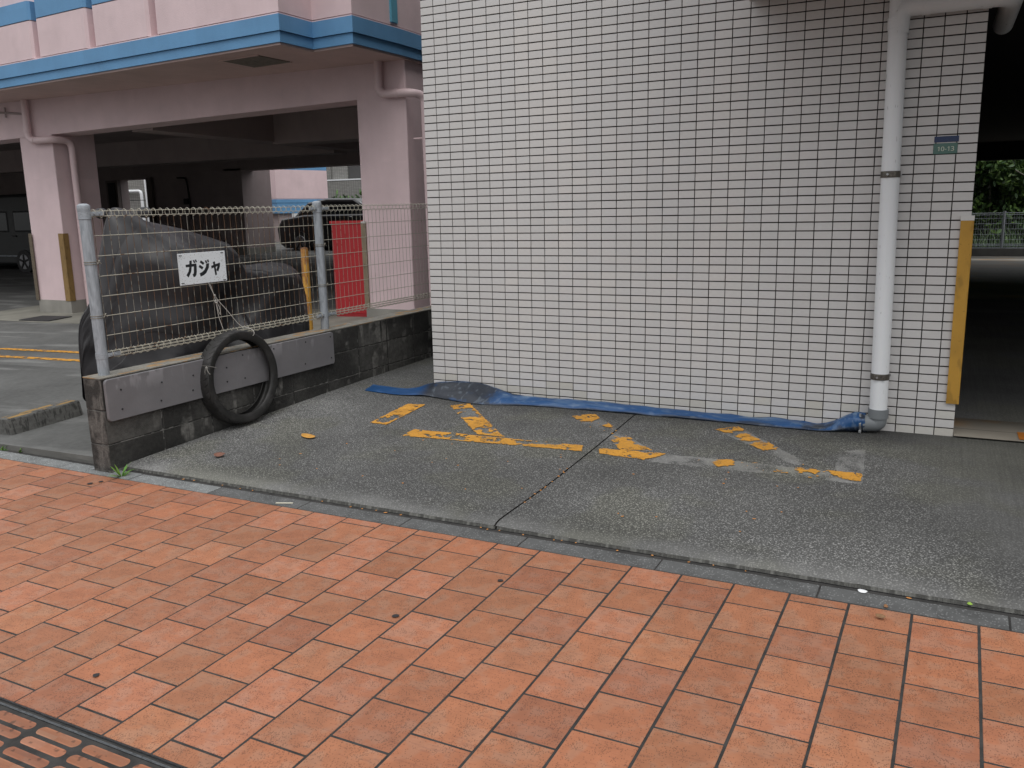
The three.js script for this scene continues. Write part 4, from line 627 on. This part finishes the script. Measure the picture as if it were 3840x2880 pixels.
// wheel stop and lot lines
{
  const ws = thing('wheel_stop', 'low concrete wheel stop with faded yellow top at the left edge', 'wheel stop', [-2.2, 0.005, 1.56]);
  const sh = new THREE.Shape(); sh.moveTo(-0.075, 0); sh.lineTo(0.075, 0); sh.lineTo(0.052, 0.108); sh.quadraticCurveTo(0.048, 0.118, 0.038, 0.118); sh.lineTo(-0.038, 0.118); sh.quadraticCurveTo(-0.048, 0.118, -0.052, 0.108); sh.closePath();
  const g = new THREE.ExtrudeGeometry(sh, { depth: 0.5, bevelEnabled: true, bevelSize: 0.004, bevelThickness: 0.022, bevelSegments: 2 }); g.translate(0, 0, -0.25);
  const m = mat({ map: rep(tex(512, 256, (i, j) => { const k = fbm(i / 40, j / 20, 541, 5), dr = smooth(0.52, 0.72, fbm(i / 12, j / 40, 543, 3)), v = (0.10 + 0.08 * (k - 0.4)) * (1 - 0.55 * dr); return [v, v * 0.99, v * 0.93]; }), 2, 4), bumpMap: rep(GRAIN, 3, 3), bumpScale: 0.004, roughness: 0.95 });
  part('block', boxUV(g), m, ws);
  const am = tex(256, 64, (i, j) => fbm(i / 22, j / 14, 545, 4) > 0.54 ? 1 : 0, false);
  part('paint_remnant', boxUV(new THREE.PlaneGeometry(0.082, 0.50).rotateX(-Math.PI / 2).translate(0, 0.1225, 0)), mat({ map: rep(plaster(0.26, 0.16, 0.05, 0.3, 547), 1, 1), alphaMap: rep(am, 3, 2), transparent: true, alphaTest: 0.5, roughness: 0.8 }), ws);
  ws.rotation.set(0.035, 0.02, 0);
  const line = (label, P, s) => { // ribbon on the lot through centre points [x,z]
    const V = [], U = [], I = [], h = 0.042; P.forEach((p, i) => { const a = P[Math.max(0, i - 1)], b = P[Math.min(P.length - 1, i + 1)], dx = b[0] - a[0], dz = b[1] - a[1], l = Math.hypot(dx, dz); for (const q of [-1, 1]) { const x = p[0] - q * h * dz / l, z = p[1] + q * h * dx / l; V.push(x, lotY(x, z) + 0.0055, z); U.push(i * 0.2, (q + 1) / 2 * 0.08); } if (i) { const k = 2 * i; I.push(k - 2, k, k - 1, k - 1, k, k + 1); } });
    const q = new THREE.BufferGeometry(); q.setAttribute('position', new THREE.Float32BufferAttribute(V, 3)); q.setAttribute('uv', new THREE.Float32BufferAttribute(U, 2)); q.setIndex(I); q.computeVertexNormals(); if (q.attributes.normal.getY(0) < 0) { q.setIndex(I.slice().reverse()); q.computeVertexNormals(); }
    const o = new THREE.Mesh(q, mat({ map: rep(yellow, 0.9, 0.9), alphaMap: rep(tex(256, 64, (i, j) => fbm(i / 9, j / 9, s, 4) < 0.59 ? 1 : 0, false), 0.8, 9), transparent: true, alphaTest: 0.5, roughness: 0.8 })); o.name = numbered('parking_line'); scene.add(o); tag(o, label, 'road marking', 'yellow lines on the car park');
  };
  const dense = (a, b) => Array.from({ length: 24 }, (_, i) => [mix(a[0], b[0], i / 23), mix(a[1], b[1], i / 23)]);
  line('farther of the two yellow parking lines left of the covered motorcycle', [...dense([-9, 0.4], [-6.1, -0.6]).slice(0, 20), ...dense([-5.95, -0.66], [-2.6, -0.65])], 551);
  line('nearer of the two yellow parking lines left of the covered motorcycle', dense([-9, -0.33], [-2.6, -0.29]), 553);
  const mh = thing('manhole_cover', 'flat dark steel cover in the ground before the left pink column', 'manhole cover', [-7.98, lotY(-7.98, -2.63) + 0.005, -2.63]);
  const pl = part('plate', box(-0.28, 0.28, 0, 0.012, -0.2, 0.2, 0.004), mat({ color: lin(0.03, 0.03, 0.032), roughness: 0.7 }), mh); pl.rotation.y = 0.1; pl.rotation.x = 0.034;
}
// motorcycle under a dark cover
{
  const bike = thing('covered_motorcycle', 'motorcycle under a dark grey draped cover behind the mesh fence', 'motorcycle', [-1.46, lotY(-1.5, 0.6), 0.68]);
  const T = [[1.765, 0.50], [1.755, 0.70], [1.73, 0.79], [1.66, 0.88], [1.57, 1.03], [1.515, 1.22], [1.47, 1.38], [1.43, 1.452], [1.37, 1.462], [1.27, 1.43], [1.19, 1.39], [0.83, 1.31], [0.52, 1.225], [0.42, 1.185], [0.375, 1.11], [0.35, 1.05], [0.28, 1.04], [0.0, 1.045], [-0.18, 1.02], [-0.28, 0.97], [-0.35, 0.88], [-0.385, 0.76], [-0.395, 0.6]];
  const N = 150, K = 72, P = [], U = [], I = [], tc = new THREE.CatmullRomCurve3(T.map(p => new THREE.Vector3(p[0], p[1], 0)), false, 'centripetal');
  const halfTop = (z) => 0.06 + 0.36 * Math.exp(-Math.pow((z - 1.08) / 0.30, 2)) + 0.10 * Math.exp(-Math.pow((z - 0.0) / 0.3, 2)) + 0.05 * Math.exp(-Math.pow((z - 0.6) / 0.25, 2)), endW = (z) => Math.sqrt(clamp((1.775 - z) / 0.35)) * Math.sqrt(clamp((z + 0.40) / 0.35));
  for (let i = 0; i <= N; i++) {
    const p = tc.getPoint(i / N), z = p.x, top = p.y, e = Math.max(0.03, endW(z)), wt = halfTop(z) * e, wb = (0.25 + 0.1 * Math.exp(-Math.pow((z - 1.1) / 0.5, 2))) * e, y0 = 0.10 + 0.05 * Math.sin(z * 5);
    for (let k = 0; k <= K; k++) {
      const a = k / K * 2 - 1, s = Math.sign(a), q = Math.abs(a); // 0 at the ridge, 1 at the hem
      const shoulder = 0.36, drop = mix(0.13, 0.27, smooth(0.30, 0.62, z)) * (top - y0), ks = q / shoulder, yy = q < shoulder ? top - drop * mix(1 - Math.cos(ks * Math.PI / 2), ks, 0.6) : mix(top - drop, y0, (q - shoulder) / (1 - shoulder));
      let w = q < shoulder ? wt * mix(Math.sin(ks * Math.PI / 2), ks, 0.45) : mix(wt, wb, smooth(0, 1, (q - shoulder) / (1 - shoulder)));
      const hang = smooth(0.3, 0.9, q), sag = -0.19 * Math.exp(-Math.pow((z - 0.62) / 0.32, 2)) * Math.exp(-Math.pow((q - 0.60) / 0.22, 2)) * e;
      const gz = z - 0.86, gy = yy - 0.74, gr = Math.hypot(gz, gy), rays = 0.026 * Math.sin(9 * Math.atan2(gy, gz) + 3 * fbm(z * 3, yy * 3, 561, 2)) * Math.exp(-gr * 2.4) * smooth(0.03, 0.12, gr);
      const rg = (a, b, s) => 1 - Math.abs(2 * fbm(a, b, s, 1) - 1), folds = hang * (0.075 * (Math.pow(rg(z * 3.4 + yy * 1.6, yy * 0.9, 563), 2) - 0.45) + 0.022 * (Math.pow(rg(z * 8 - yy * 2.5, yy * 1.3, 565), 2) - 0.4)) + 0.012 * (Math.pow(rg(z * 3 + yy * 4, yy * 3 - z * 2, 566), 3) - 0.3);
      w += (sag + rays * smooth(0.2, 0.5, q) + folds) * Math.min(1, e * 1.3) * (q > 0.02 ? 1 : 0);
      P.push(s * Math.max(0.004, w), yy + (q < 0.3 ? 0.012 * (fbm(z * 7, a * 4, 569, 2) - 0.5) : 0) - lotY(-1.5, 0.6), (z - 0.68) * (1 - 0.16 * smooth(0.55, 1, q))); U.push(z, q * 1.3);
    }
  }
  for (let i = 0; i < N; i++) for (let k = 0; k < K; k++) { const a = i * (K + 1) + k, b = a + 1, c = a + K + 1, d = c + 1; I.push(a, b, c, b, d, c); }
  const g = new THREE.BufferGeometry(); g.setAttribute('position', new THREE.Float32BufferAttribute(P, 3)); g.setAttribute('uv', new THREE.Float32BufferAttribute(U, 2)); g.setIndex(I); g.computeVertexNormals();
  part('cover', g, mat({ color: lin(0.019, 0.0182, 0.0205), bumpMap: rep(tex(512, 512, (i, j) => 0.5 + 1.3 * (Math.abs(fbm(i / 70, j / 110, 571, 2) - 0.5)), false), 1.2, 1.2), bumpScale: 0.012, roughness: 0.46, side: THREE.DoubleSide }), bike);
  for (const s of [-1, 1]) part('mirror', new THREE.SphereGeometry(0.05, 12, 8).scale(1.2, 0.7, 0.6).translate(s * 0.2, 1.43 - lotY(-1.5, 0.6), 0.66), mat({ color: lin(0.03, 0.03, 0.034), roughness: 0.7 }), bike);
}
// vehicles in the shade
function bodyLoft(P, half, name, m, parent, bev = 0.05) { // side outline extruded across, rounded edges; outline in x,y
  const sh = new THREE.Shape(); P.forEach((p, i) => i ? sh.lineTo(...p) : sh.moveTo(...p)); sh.closePath();
  const g = new THREE.ExtrudeGeometry(sh, { depth: 2 * (half - bev), bevelEnabled: true, bevelSize: bev, bevelThickness: bev, bevelSegments: 3 }); g.translate(0, 0, -(half - bev)); return part(name, boxUV(g), m, parent);
}
function wheel(parent, x, y, z, r) { const w = part('wheel', new THREE.CylinderGeometry(r, r, 0.2, 32).rotateX(Math.PI / 2).translate(x, y, z), M.rubber, parent); const s = Math.sign(z); part('rim', new THREE.CylinderGeometry(r * 0.62, r * 0.66, 0.02, 20).rotateX(Math.PI / 2).translate(x, y, z + s * 0.101), mat({ color: lin(0.25, 0.25, 0.26), roughness: 0.4, metalness: 0.8 }), w); for (let k = 0; k < 5; k++) part('spoke', box(-r * 0.08, r * 0.08, 0, r * 0.6, -0.008, 0.008, 0.004).rotateZ(k * 1.2566).translate(x, y, z + s * 0.116), M.black, w); }
{
  const paintB = new THREE.MeshPhysicalMaterial({ color: lin(0.006, 0.006, 0.007), roughness: 0.4, clearcoat: 0.5, clearcoatRoughness: 0.1 });
  const car = thing('parked_car', 'black car parked behind the pink building, half hidden by the fence and red cabinet', 'car', [-11.9, 0.36, -15.4]);
  bodyLoft([[-2.1, 0.35], [-2.15, 0.7], [-2.0, 0.92], [-1.2, 1.02], [1.0, 1.02], [1.9, 0.95], [2.15, 0.8], [2.2, 0.4], [2.0, 0.25], [-1.95, 0.25]], 0.86, 'body', paintB, car, 0.09);
  const cab = bodyLoft([[-1.7, 1.0], [-1.15, 1.36], [-0.5, 1.46], [0.4, 1.44], [1.25, 1.0]], 0.7, 'cabin', paintB, car, 0.1);
  part('side_window', [box(-1.0, -0.25, 1.06, 1.34, 0.69, 0.706, 0.005), box(-0.18, 0.55, 1.06, 1.34, 0.69, 0.706, 0.005)], M.glass, car);
  part('windscreen', tri([[1.22, 1.03, -0.62], [1.22, 1.03, 0.62], [0.5, 1.41, 0.55], [0.5, 1.41, -0.55]].map(p => [p[0] + 0.06, p[1] + 0.05, p[2]]), [[0, 1, 2, 3]]), mat({ color: lin(0.02, 0.024, 0.024), roughness: 0.15, metalness: 0.0 }), car);
  part('chrome_trim', [rod([-1.7, 1.02, 0.80], [0.5, 1.03, 0.85], 0.012), rod([0.62, 1.42, 0.64], [1.3, 1.05, 0.72], 0.022)], M.steel, car);
  for (const z of [-0.8, 0.8]) { part('headlight', new RoundedBoxGeometry(0.2, 0.14, 0.3, 2, 0.05).translate(2.08, 0.72, z * 0.75), M.steel, car); for (const x of [-1.35, 1.4]) wheel(car, x, 0.32, z, 0.32); }
  part('number_plate', box(-2.22, -2.2, 0.45, 0.6, -0.17, 0.17), mat({ color: lin(0.6, 0.6, 0.6), roughness: 0.5 }), car);
  const van = thing('parked_van', 'dark green van in deep shade at the left edge under the pink building', 'van', [-17.4, 0.2, -8.9]);
  const pv = new THREE.MeshPhysicalMaterial({ color: lin(0.004, 0.007, 0.007), roughness: 0.5, clearcoat: 0.15, clearcoatRoughness: 0.2 });
  bodyLoft([[-1.9, 0.3], [-1.95, 0.95], [-1.55, 1.6], [-1.2, 1.76], [1.7, 1.78], [1.85, 1.6], [1.9, 0.5], [1.8, 0.26], [-1.75, 0.26]], 0.82, 'body', pv, van, 0.08);
  for (const [x0, x1] of [[-1.4, -0.55], [-0.15, 0.72], [0.98, 1.62]]) { const w = part('side_window', new RoundedBoxGeometry(x1 - x0, 0.44, 0.03, 3, 0.014).translate((x0 + x1) / 2, 1.22, 0.82), M.glass, van); const t = new RoundedBoxGeometry(x1 - x0 + 0.05, 0.49, 0.02, 3, 0.009); t.translate((x0 + x1) / 2, 1.22, 0.818); part('window_rim', t, M.black, w); }
  part('door_handle', box(0.86, 1.0, 0.86, 0.9, 0.82, 0.845, 0.006), M.black, van); part('sill_trim', box(-1.8, 1.7, 0.40, 0.43, 0.815, 0.835, 0.004), M.galv, van);
  for (const z of [-0.74, 0.74]) for (const x of [-1.25, 1.2]) wheel(van, x, 0.28, z, 0.28);
}
// houses behind
{
  const w = thing('pink_wing', 'second pink and blue building wing standing beyond the open car park', 'building', [-17.108, 0, -18.06]);
  const wb = (name, y0, y1, d, m) => part(name, box(-1.3, d, y0, y1, -2.05, 0.02 + d, 0.004), m, w);
  wb('parapet', 2.045, 3.015, 0, M.pink); wb('ledge', 2.022, 2.042, -0.01, M.pink); wb('blue_band', 1.905, 2.02, 0.012, M.blue); wb('blue_band', 1.55, 1.9, 0, M.blue); wb('blue_band', 3.018, 4.6, -0.008, M.blue);
  part('shade_backing', box(-1.3, -0.7, -0.2, 1.55, -2, -1.9), M.dark, w); part('pier', box(-0.7, -0.1, -0.2, 1.55, -0.6, -0.1), M.pinkShaded, w);  // dark sheet added to stand for the shaded void under the wing
  w.rotation.y = -0.327;
  const gt = tex(512, 512, (i, j) => { const u = i % 32, v = j % 16, m = u < 3 || v < 3 ? 0.085 : 0.22 + 0.05 * h2(i >> 5, j >> 4, 601); return [m, m * 0.99, m * 0.93]; });
  const gm = mat({ map: rep(gt, 0.52, 0.52), roughness: 0.6 });
  const g = thing('grey_building', 'grey tiled building with a balcony, far back between the pink walls', 'building', [-20, 0, -26]);
  part('wall', box(-1.8, 6, -0.3, 8, -6, -0.1), gm, g); part('corner_pier', box(-1.5, -0.78, -0.3, 8, -0.1, 0.2), gm, g); part('wall_bay', box(-0.76, 0.06, 2.4, 8, -0.1, 0.1), gm, g); part('window', box(0.08, 2, 2.9, 4.6, -0.09, 0.02), mat({ color: lin(0.07, 0.07, 0.07), roughness: 0.3 }), g);
  part('balcony', box(-0.72, 3.5, 2.1, 2.93, 0.1, 0.6), gm, g); part('balcony_cap', box(-0.74, 3.5, 2.932, 2.985, 0.08, 0.62), M.pvc, g); part('slab_edge', box(-1.25, -0.55, 1.93, 2.0, 0.2, 0.6), M.pvc, g); part('ground_wall', box(-1.8, 6, -0.3, 1.92, -0.1, 0.05), M.dark, g);
  const b = thing('grey_building', 'grey tiled building with white pipe seen through the rear doorway', 'building', [-25, 0, -19.5]);
  part('wall', [box(-3, 0.62, -0.3, 2.63, -4, 0.4), box(0.18, 0.62, 2.63, 8, -4, 0.4), box(-3, 0.18, 2.63, 8, -4, -0.6)], gm, b); part('corner_trim', box(0.5, 0.66, -0.3, 8, 0.4, 0.46), M.pvc, b);
  part('pipe', pipe([[-0.46, 2.5, 0.42], [-0.46, 2.53, 0.55], [0.40, 2.52, 0.55], [0.42, 0, 0.55]], 0.06, 0.12, 40, 12), M.pvc, b); part('cable', rod([-1.2, 2.19, 0.9], [1, 2.16, 0.9], 0.014), M.black, b);
}
// ---------------------------------------------------------------- plants
function leafGeo(l, w, bend) { const g = new THREE.PlaneGeometry(w, l, 2, 3), p = g.attributes.position; for (let i = 0; i < p.count; i++) { const t = p.getY(i) / l + 0.5, k = Math.sin(Math.PI * Math.min(1, t * 0.9 + 0.08)); p.setX(i, p.getX(i) * k); p.setZ(i, bend * l * t * t + Math.abs(p.getX(i)) * 0.25); p.setY(i, p.getY(i) + l / 2); } g.computeVertexNormals(); return g; }
const leafMat = (r, g, b) => mat({ color: lin(r, g, b), roughness: 0.55, side: THREE.DoubleSide });
function foliage(name, parent, n, place, size, cols, s) { // many leaf faces spread through a volume
  const rr = mulberry(s), m = new THREE.InstancedMesh(leafGeo(1, 0.5, 0.15), leafMat(1, 1, 1), n), d = new THREE.Object3D();
  for (let i = 0; i < n; i++) { const [x, y, z, k] = place(rr); d.position.set(x, y, z); d.rotation.set(rr() * 6.3, rr() * 6.3, rr() * 6.3); const q = size * (0.6 + 0.8 * rr()); d.scale.set(q, q, q); d.updateMatrix(); m.setMatrixAt(i, d.matrix); const c = cols[Math.floor(rr() * cols.length)], v = (0.6 + 0.7 * rr()) * k; m.setColorAt(i, lin(c[0] * v, c[1] * v, c[2] * v)); }
  m.name = name; m.userData.kind = 'stuff'; parent.add(m); return m;
}
{
  const hd = thing('hedge', 'dense dark green shrubs growing behind the far mesh fence of the carport', 'hedge', [5.2, 0.3, -20]);
  const clumps = []; for (let i = 0; i < 80; i++) clumps.push([R(-2.2, 1.6), R(0.6, 3.2), R(-1.4, 0.6), R(0.25, 0.55), R(0.5, 1.4)]);
  foliage('leaves', hd, 20000, (q) => { const c = clumps[Math.floor(q() * clumps.length)], a = q() * 6.3, u = Math.acos(2 * q() - 1), r = c[3] * Math.cbrt(q()); return [c[0] + r * Math.sin(u) * Math.cos(a), c[1] + r * Math.cos(u), c[2] + r * Math.sin(u) * Math.sin(a), c[4]]; }, 0.125, [[0.05, 0.11, 0.03], [0.08, 0.16, 0.03], [0.13, 0.22, 0.045], [0.04, 0.085, 0.03]], 701);
  for (const [a, b] of [[[0.2, 0, -0.6], [0.9, 2.6, 0.3]], [[-0.8, 0, -0.5], [-1.1, 3, 0]], [[0.9, 1.5, 0.6], [1.6, 3.1, 0.9]], [[0.4, 1.2, 0.7], [-0.4, 1.9, 0.9]], [[1.5, 0, -0.4], [1.2, 3, 0.2]]]) part('branch', rope([a, [(a[0] + b[0]) / 2 + 0.1, (a[1] + b[1]) / 2, (a[2] + b[2]) / 2 + 0.1], b], 0.016), mat({ color: lin(0.16, 0.15, 0.12), roughness: 0.9 }), hd);
  struct('dark_backdrop', new THREE.Mesh(boxUV(new THREE.BoxGeometry(30, 6, 2).translate(6, 2, -23.4)), mat({ color: lin(0.004, 0.006, 0.004), roughness: 1 })));  // near-black backdrop added so the gaps behind the hedge stay dark
  const gr = thing('grass_clump', 'long grass growing behind the mesh fence at the far end of the carport', 'grass', [5, 0.35, -18.3]); gr.userData.kind = 'stuff'; delete gr.userData.category; gr.userData.category = 'grass';
  const bl = []; for (let i = 0; i < 420; i++) { const l = R(0.25, 0.75), q = new THREE.PlaneGeometry(0.018, l, 1, 4), p = q.attributes.position, bend = R(0.2, 0.9) * l; for (let k = 0; k < p.count; k++) { const t = p.getY(k) / l + 0.5; p.setX(k, p.getX(k) * (1.05 - t)); p.setY(k, t * l * (1 - 0.25 * t)); p.setZ(k, bend * t * t); } q.rotateY(rnd() * 6.3); q.translate(R(-1.5, 2), 0, R(-0.5, 0.5)); bl.push(q); }
  const bm = merge(bl); bm.computeVertexNormals(); part('blades', bm, leafMat(0.10, 0.17, 0.06), gr).userData.kind = 'stuff';
  const lw = struct('low_wall', new THREE.Mesh(box(3.2, 14, 0.0, 0.40, -17.7, -17.45), M.concreteDark));
  const ff = thing('mesh_fence', 'thin grey mesh fence on a low wall at the far end of the carport', 'fence', [4.57, 0.40, -17.55]);
  const w1 = [], w2 = []; for (let i = -26; i < 120; i++) w1.push(rod([i * 0.05, 0.06, 0], [i * 0.05, 0.80, 0], 0.003, 4)); for (let y = 0.08; y < 0.8; y += 0.12) w2.push(rod([-1.3, y, 0.004], [6, y, 0.004], 0.004, 4)); for (const y of [0.06, 0.10, 0.76, 0.80]) w2.push(rod([-1.3, y, 0.02], [6, y, 0.02], 0.006, 4));
  part('upright_wires', w1, M.galv, ff).userData.kind = 'stuff'; part('level_wires', w2, M.galv, ff).userData.kind = 'stuff'; for (const x of [0, 2, 4]) part('fence_post', cyl(0.03, 0.85, x, 0.42, 0, 16), M.galv, ff); part('rail', box(-1.3, 6, 0.0, 0.03, -0.02, 0.03), M.galv, ff);
  const sb = thing('shrub', 'leafy green shrub beside the black car behind the pink building', 'shrub', [-13.2, 0.4, -17.3]);
  const c2 = []; for (let i = 0; i < 18; i++) c2.push([R(-1.0, 1.2), R(0.5, 1.5), R(-0.4, 0.4), R(0.18, 0.36), R(0.7, 1.4)]);
  foliage('leaves', sb, 1600, (q) => { const c = c2[Math.floor(q() * c2.length)], a = q() * 6.3, u = Math.acos(2 * q() - 1), r = c[3] * Math.cbrt(q()); return [c[0] + r * Math.sin(u) * Math.cos(a), c[1] + r * Math.cos(u), c[2] + r * Math.sin(u) * Math.sin(a), c[4]]; }, 0.13, [[0.045, 0.10, 0.025], [0.07, 0.14, 0.035], [0.03, 0.07, 0.02]], 703);
  part('stem', rod([0, 0, 0], [0.2, 1.2, 0], 0.03), mat({ color: lin(0.1, 0.08, 0.06), roughness: 0.9 }), sb);
  // weeds in the cracks
  const weed = (label, x, z, n, l, s) => {
    const rr = mulberry(s), o = thing('weed', label, 'weed', [x, walkY(x, z) - 0.003, z]);
    for (let i = 0; i < n; i++) { const g = leafGeo(l * (0.5 + 0.7 * rr()), l * 0.16, 0.5 * rr()); g.rotateX(0.25 + 0.9 * rr()); g.rotateY(rr() * 6.3); part('blade', g, leafMat(0.09 + 0.05 * rr(), 0.21 + 0.06 * rr(), 0.035), o); }
  };
  weed('green weed growing at the foot of the free end of the block wall', -0.735, 2.135, 12, 0.085, 711);
  weed('low weed in the kerb joint at the left edge of the photo', -1.95, 2.015, 9, 0.05, 713);
  weed('low weed in the kerb joint between the left edge and the block wall', -1.79, 2.01, 8, 0.05, 715);
  weed('tiny tuft of green between two paving tiles at the far left', -1.05, 2.62, 5, 0.03, 717);
}
// ---------------------------------------------------------------- litter
{
  const litter = (name, label, cat, x, z, y, g, m, turn, tilt = 0.1) => { const o = new THREE.Mesh(g, m); o.name = numbered(name); o.position.set(x, y, z); o.rotation.set(tilt, turn, 0); scene.add(o); tag(o, label, cat); };
  const dead = (l, w, curl) => { const g = new THREE.PlaneGeometry(w, l, 6, 8), p = g.attributes.position; for (let i = 0; i < p.count; i++) { const t = p.getY(i) / l, k = Math.sqrt(Math.max(0, 1 - Math.pow(Math.abs(2 * t), 2.2))); p.setX(i, p.getX(i) * k); const u = p.getX(i) / w * 2; p.setZ(i, curl * (1 - u * u) + curl * 0.5 * (1 - 4 * t * t)); } g.rotateX(-Math.PI / 2); g.computeVertexNormals(); return g; };
  const lm = (r, g, b, s) => mat({ map: rep(tex(64, 64, (i, j) => { const k = 0.7 + 0.6 * fbm(i / 9, j / 9, s, 3); return [r * k, g * k, b * k]; }), 1, 1), roughness: 0.7, side: THREE.DoubleSide });
  litter('fallen_leaf', 'curled dry brown leaf on the driveway near the block wall', 'leaf', -0.395, 1.735, slabY(-0.4, 1.735) + 0.004, dead(0.07, 0.05, 0.016), lm(0.17, 0.075, 0.05, 801), 1.9);
  litter('fallen_leaf', 'flat orange yellow leaf on the driveway below the tyre', 'leaf', -0.145, 1.25, slabY(-0.145, 1.25) + 0.006, dead(0.13, 0.055, 0.008), lm(0.50, 0.25, 0.045, 803), 1.3);
  litter('fallen_leaf', 'orange leaf on the car park beside the free end of the block wall', 'leaf', -2.03, 1.22, lotY(-2.03, 1.22) + 0.006, dead(0.08, 0.05, 0.01), lm(0.5, 0.22, 0.05, 805), 0.7);
  litter('fallen_leaf', 'small bright green leaf on the kerb at the right', 'leaf', 3.43, 2.125, walkY(3.43, 2.125) + 0.006, dead(0.028, 0.017, 0.006), lm(0.25, 0.40, 0.06, 807), 0.4);
  litter('fallen_leaf', 'small dry leaf on a paving tile near the kerb at the right', 'leaf', 3.16, 2.33, walkY(3.16, 2.33) + 0.004, dead(0.035, 0.02, 0.009), lm(0.2, 0.11, 0.05, 809), 1.4);
  litter('fallen_leaf', 'tiny brown leaf on the edge between kerb and tiles at the right', 'leaf', 3.172, 2.243, walkY(3.17, 2.243) + 0.004, dead(0.022, 0.014, 0.005), lm(0.25, 0.12, 0.05, 811), 0.2);
  litter('stick', 'pale flat splinter of wood lying on the kerb', 'stick', 0.44, 2.155, walkY(0.44, 2.155) + 0.003, new RoundedBoxGeometry(0.088, 0.004, 0.011, 1, 0.0015), mat({ color: lin(0.52, 0.49, 0.40), roughness: 0.8 }), 0.35, 0.03);
  litter('paper_scrap', 'white scrap of paper on the kerb at the right', 'paper scrap', 3.09, 2.148, walkY(3.09, 2.148) + 0.003, dead(0.034, 0.024, 0.004), mat({ color: lin(0.75, 0.76, 0.78), roughness: 0.7, side: THREE.DoubleSide }), 1.4);
  litter('paper_scrap', 'pale flat scrap on the kerb in front of the block wall', 'paper scrap', -0.99, 2.075, walkY(-0.99, 2.075) + 0.004, new RoundedBoxGeometry(0.07, 0.002, 0.035, 1, 0.0008), mat({ color: lin(0.25, 0.26, 0.27), roughness: 0.8 }), 0.5, 0.03);
  // flakes of paint and bits of leaf caught in the joint and along the kerb
  const bits = [], rr = mulberry(99); for (let i = 0; i < 70; i++) { let x, z, y; if (i < 10) { x = 1.59 + 0.01 * (rr() - 0.5); z = 1.2 + 0.75 * rr(); y = slabY(x, z); } else if (i < 34) { x = -0.6 + 4.1 * rr(); z = edgeZ(x) + 0.012 + 0.012 * rr(); y = walkY(x, z); } else { x = -0.2 + 3.2 * rr(); z = 0.95 + 0.9 * rr(); y = slabY(x, z); } const g = dead(0.008 + 0.014 * rr() * rr(), 0.005 + 0.005 * rr(), 0.002); g.rotateY(rr() * 6.3); g.translate(x, y + 0.002, z); bits.push(g); }
  const o = new THREE.Mesh(merge(bits), lm(0.5, 0.21, 0.05, 813)); o.name = 'litter'; o.userData.kind = 'stuff'; o.userData.label = 'orange paint flakes and leaf crumbs scattered along the joint and kerb'; o.userData.category = 'litter'; scene.add(o);
  const gum = (x, z, r, label) => { const g = new THREE.CircleGeometry(r, 14), p = g.attributes.position; for (let i = 1; i < p.count; i++) { const a = Math.atan2(p.getY(i), p.getX(i)), k = 0.75 + 0.5 * vn(a * 1.5 + 9, x * 7, 821); p.setXY(i, p.getX(i) * k, p.getY(i) * k); } g.rotateX(-Math.PI / 2); litter('gum_stain', label, 'stain', x, z, walkY(x, z) + 0.0036, g, mat({ color: lin(0.022, 0.02, 0.022), roughness: 0.8 }), 0, 0.0312); };
  gum(1.83, 2.54, 0.011, 'dark gum spot on a paving tile near the kerb, mid photo'); gum(1.61, 2.93, 0.012, 'dark gum spot on a paving tile left of the photo centre'); gum(-0.77, 2.24, 0.012, 'round dark spot on a tile by the weed'); gum(-0.80, 2.285, 0.015, 'larger dark spot on the same tile by the weed'); gum(0.93, 3.62, 0.011, 'dark gum spot on a tile near the tactile blocks');
}

scene.traverse((o) => { if (o.isMesh) { o.castShadow = true; o.receiveShadow = true; } });
renderer.render(scene, camera);
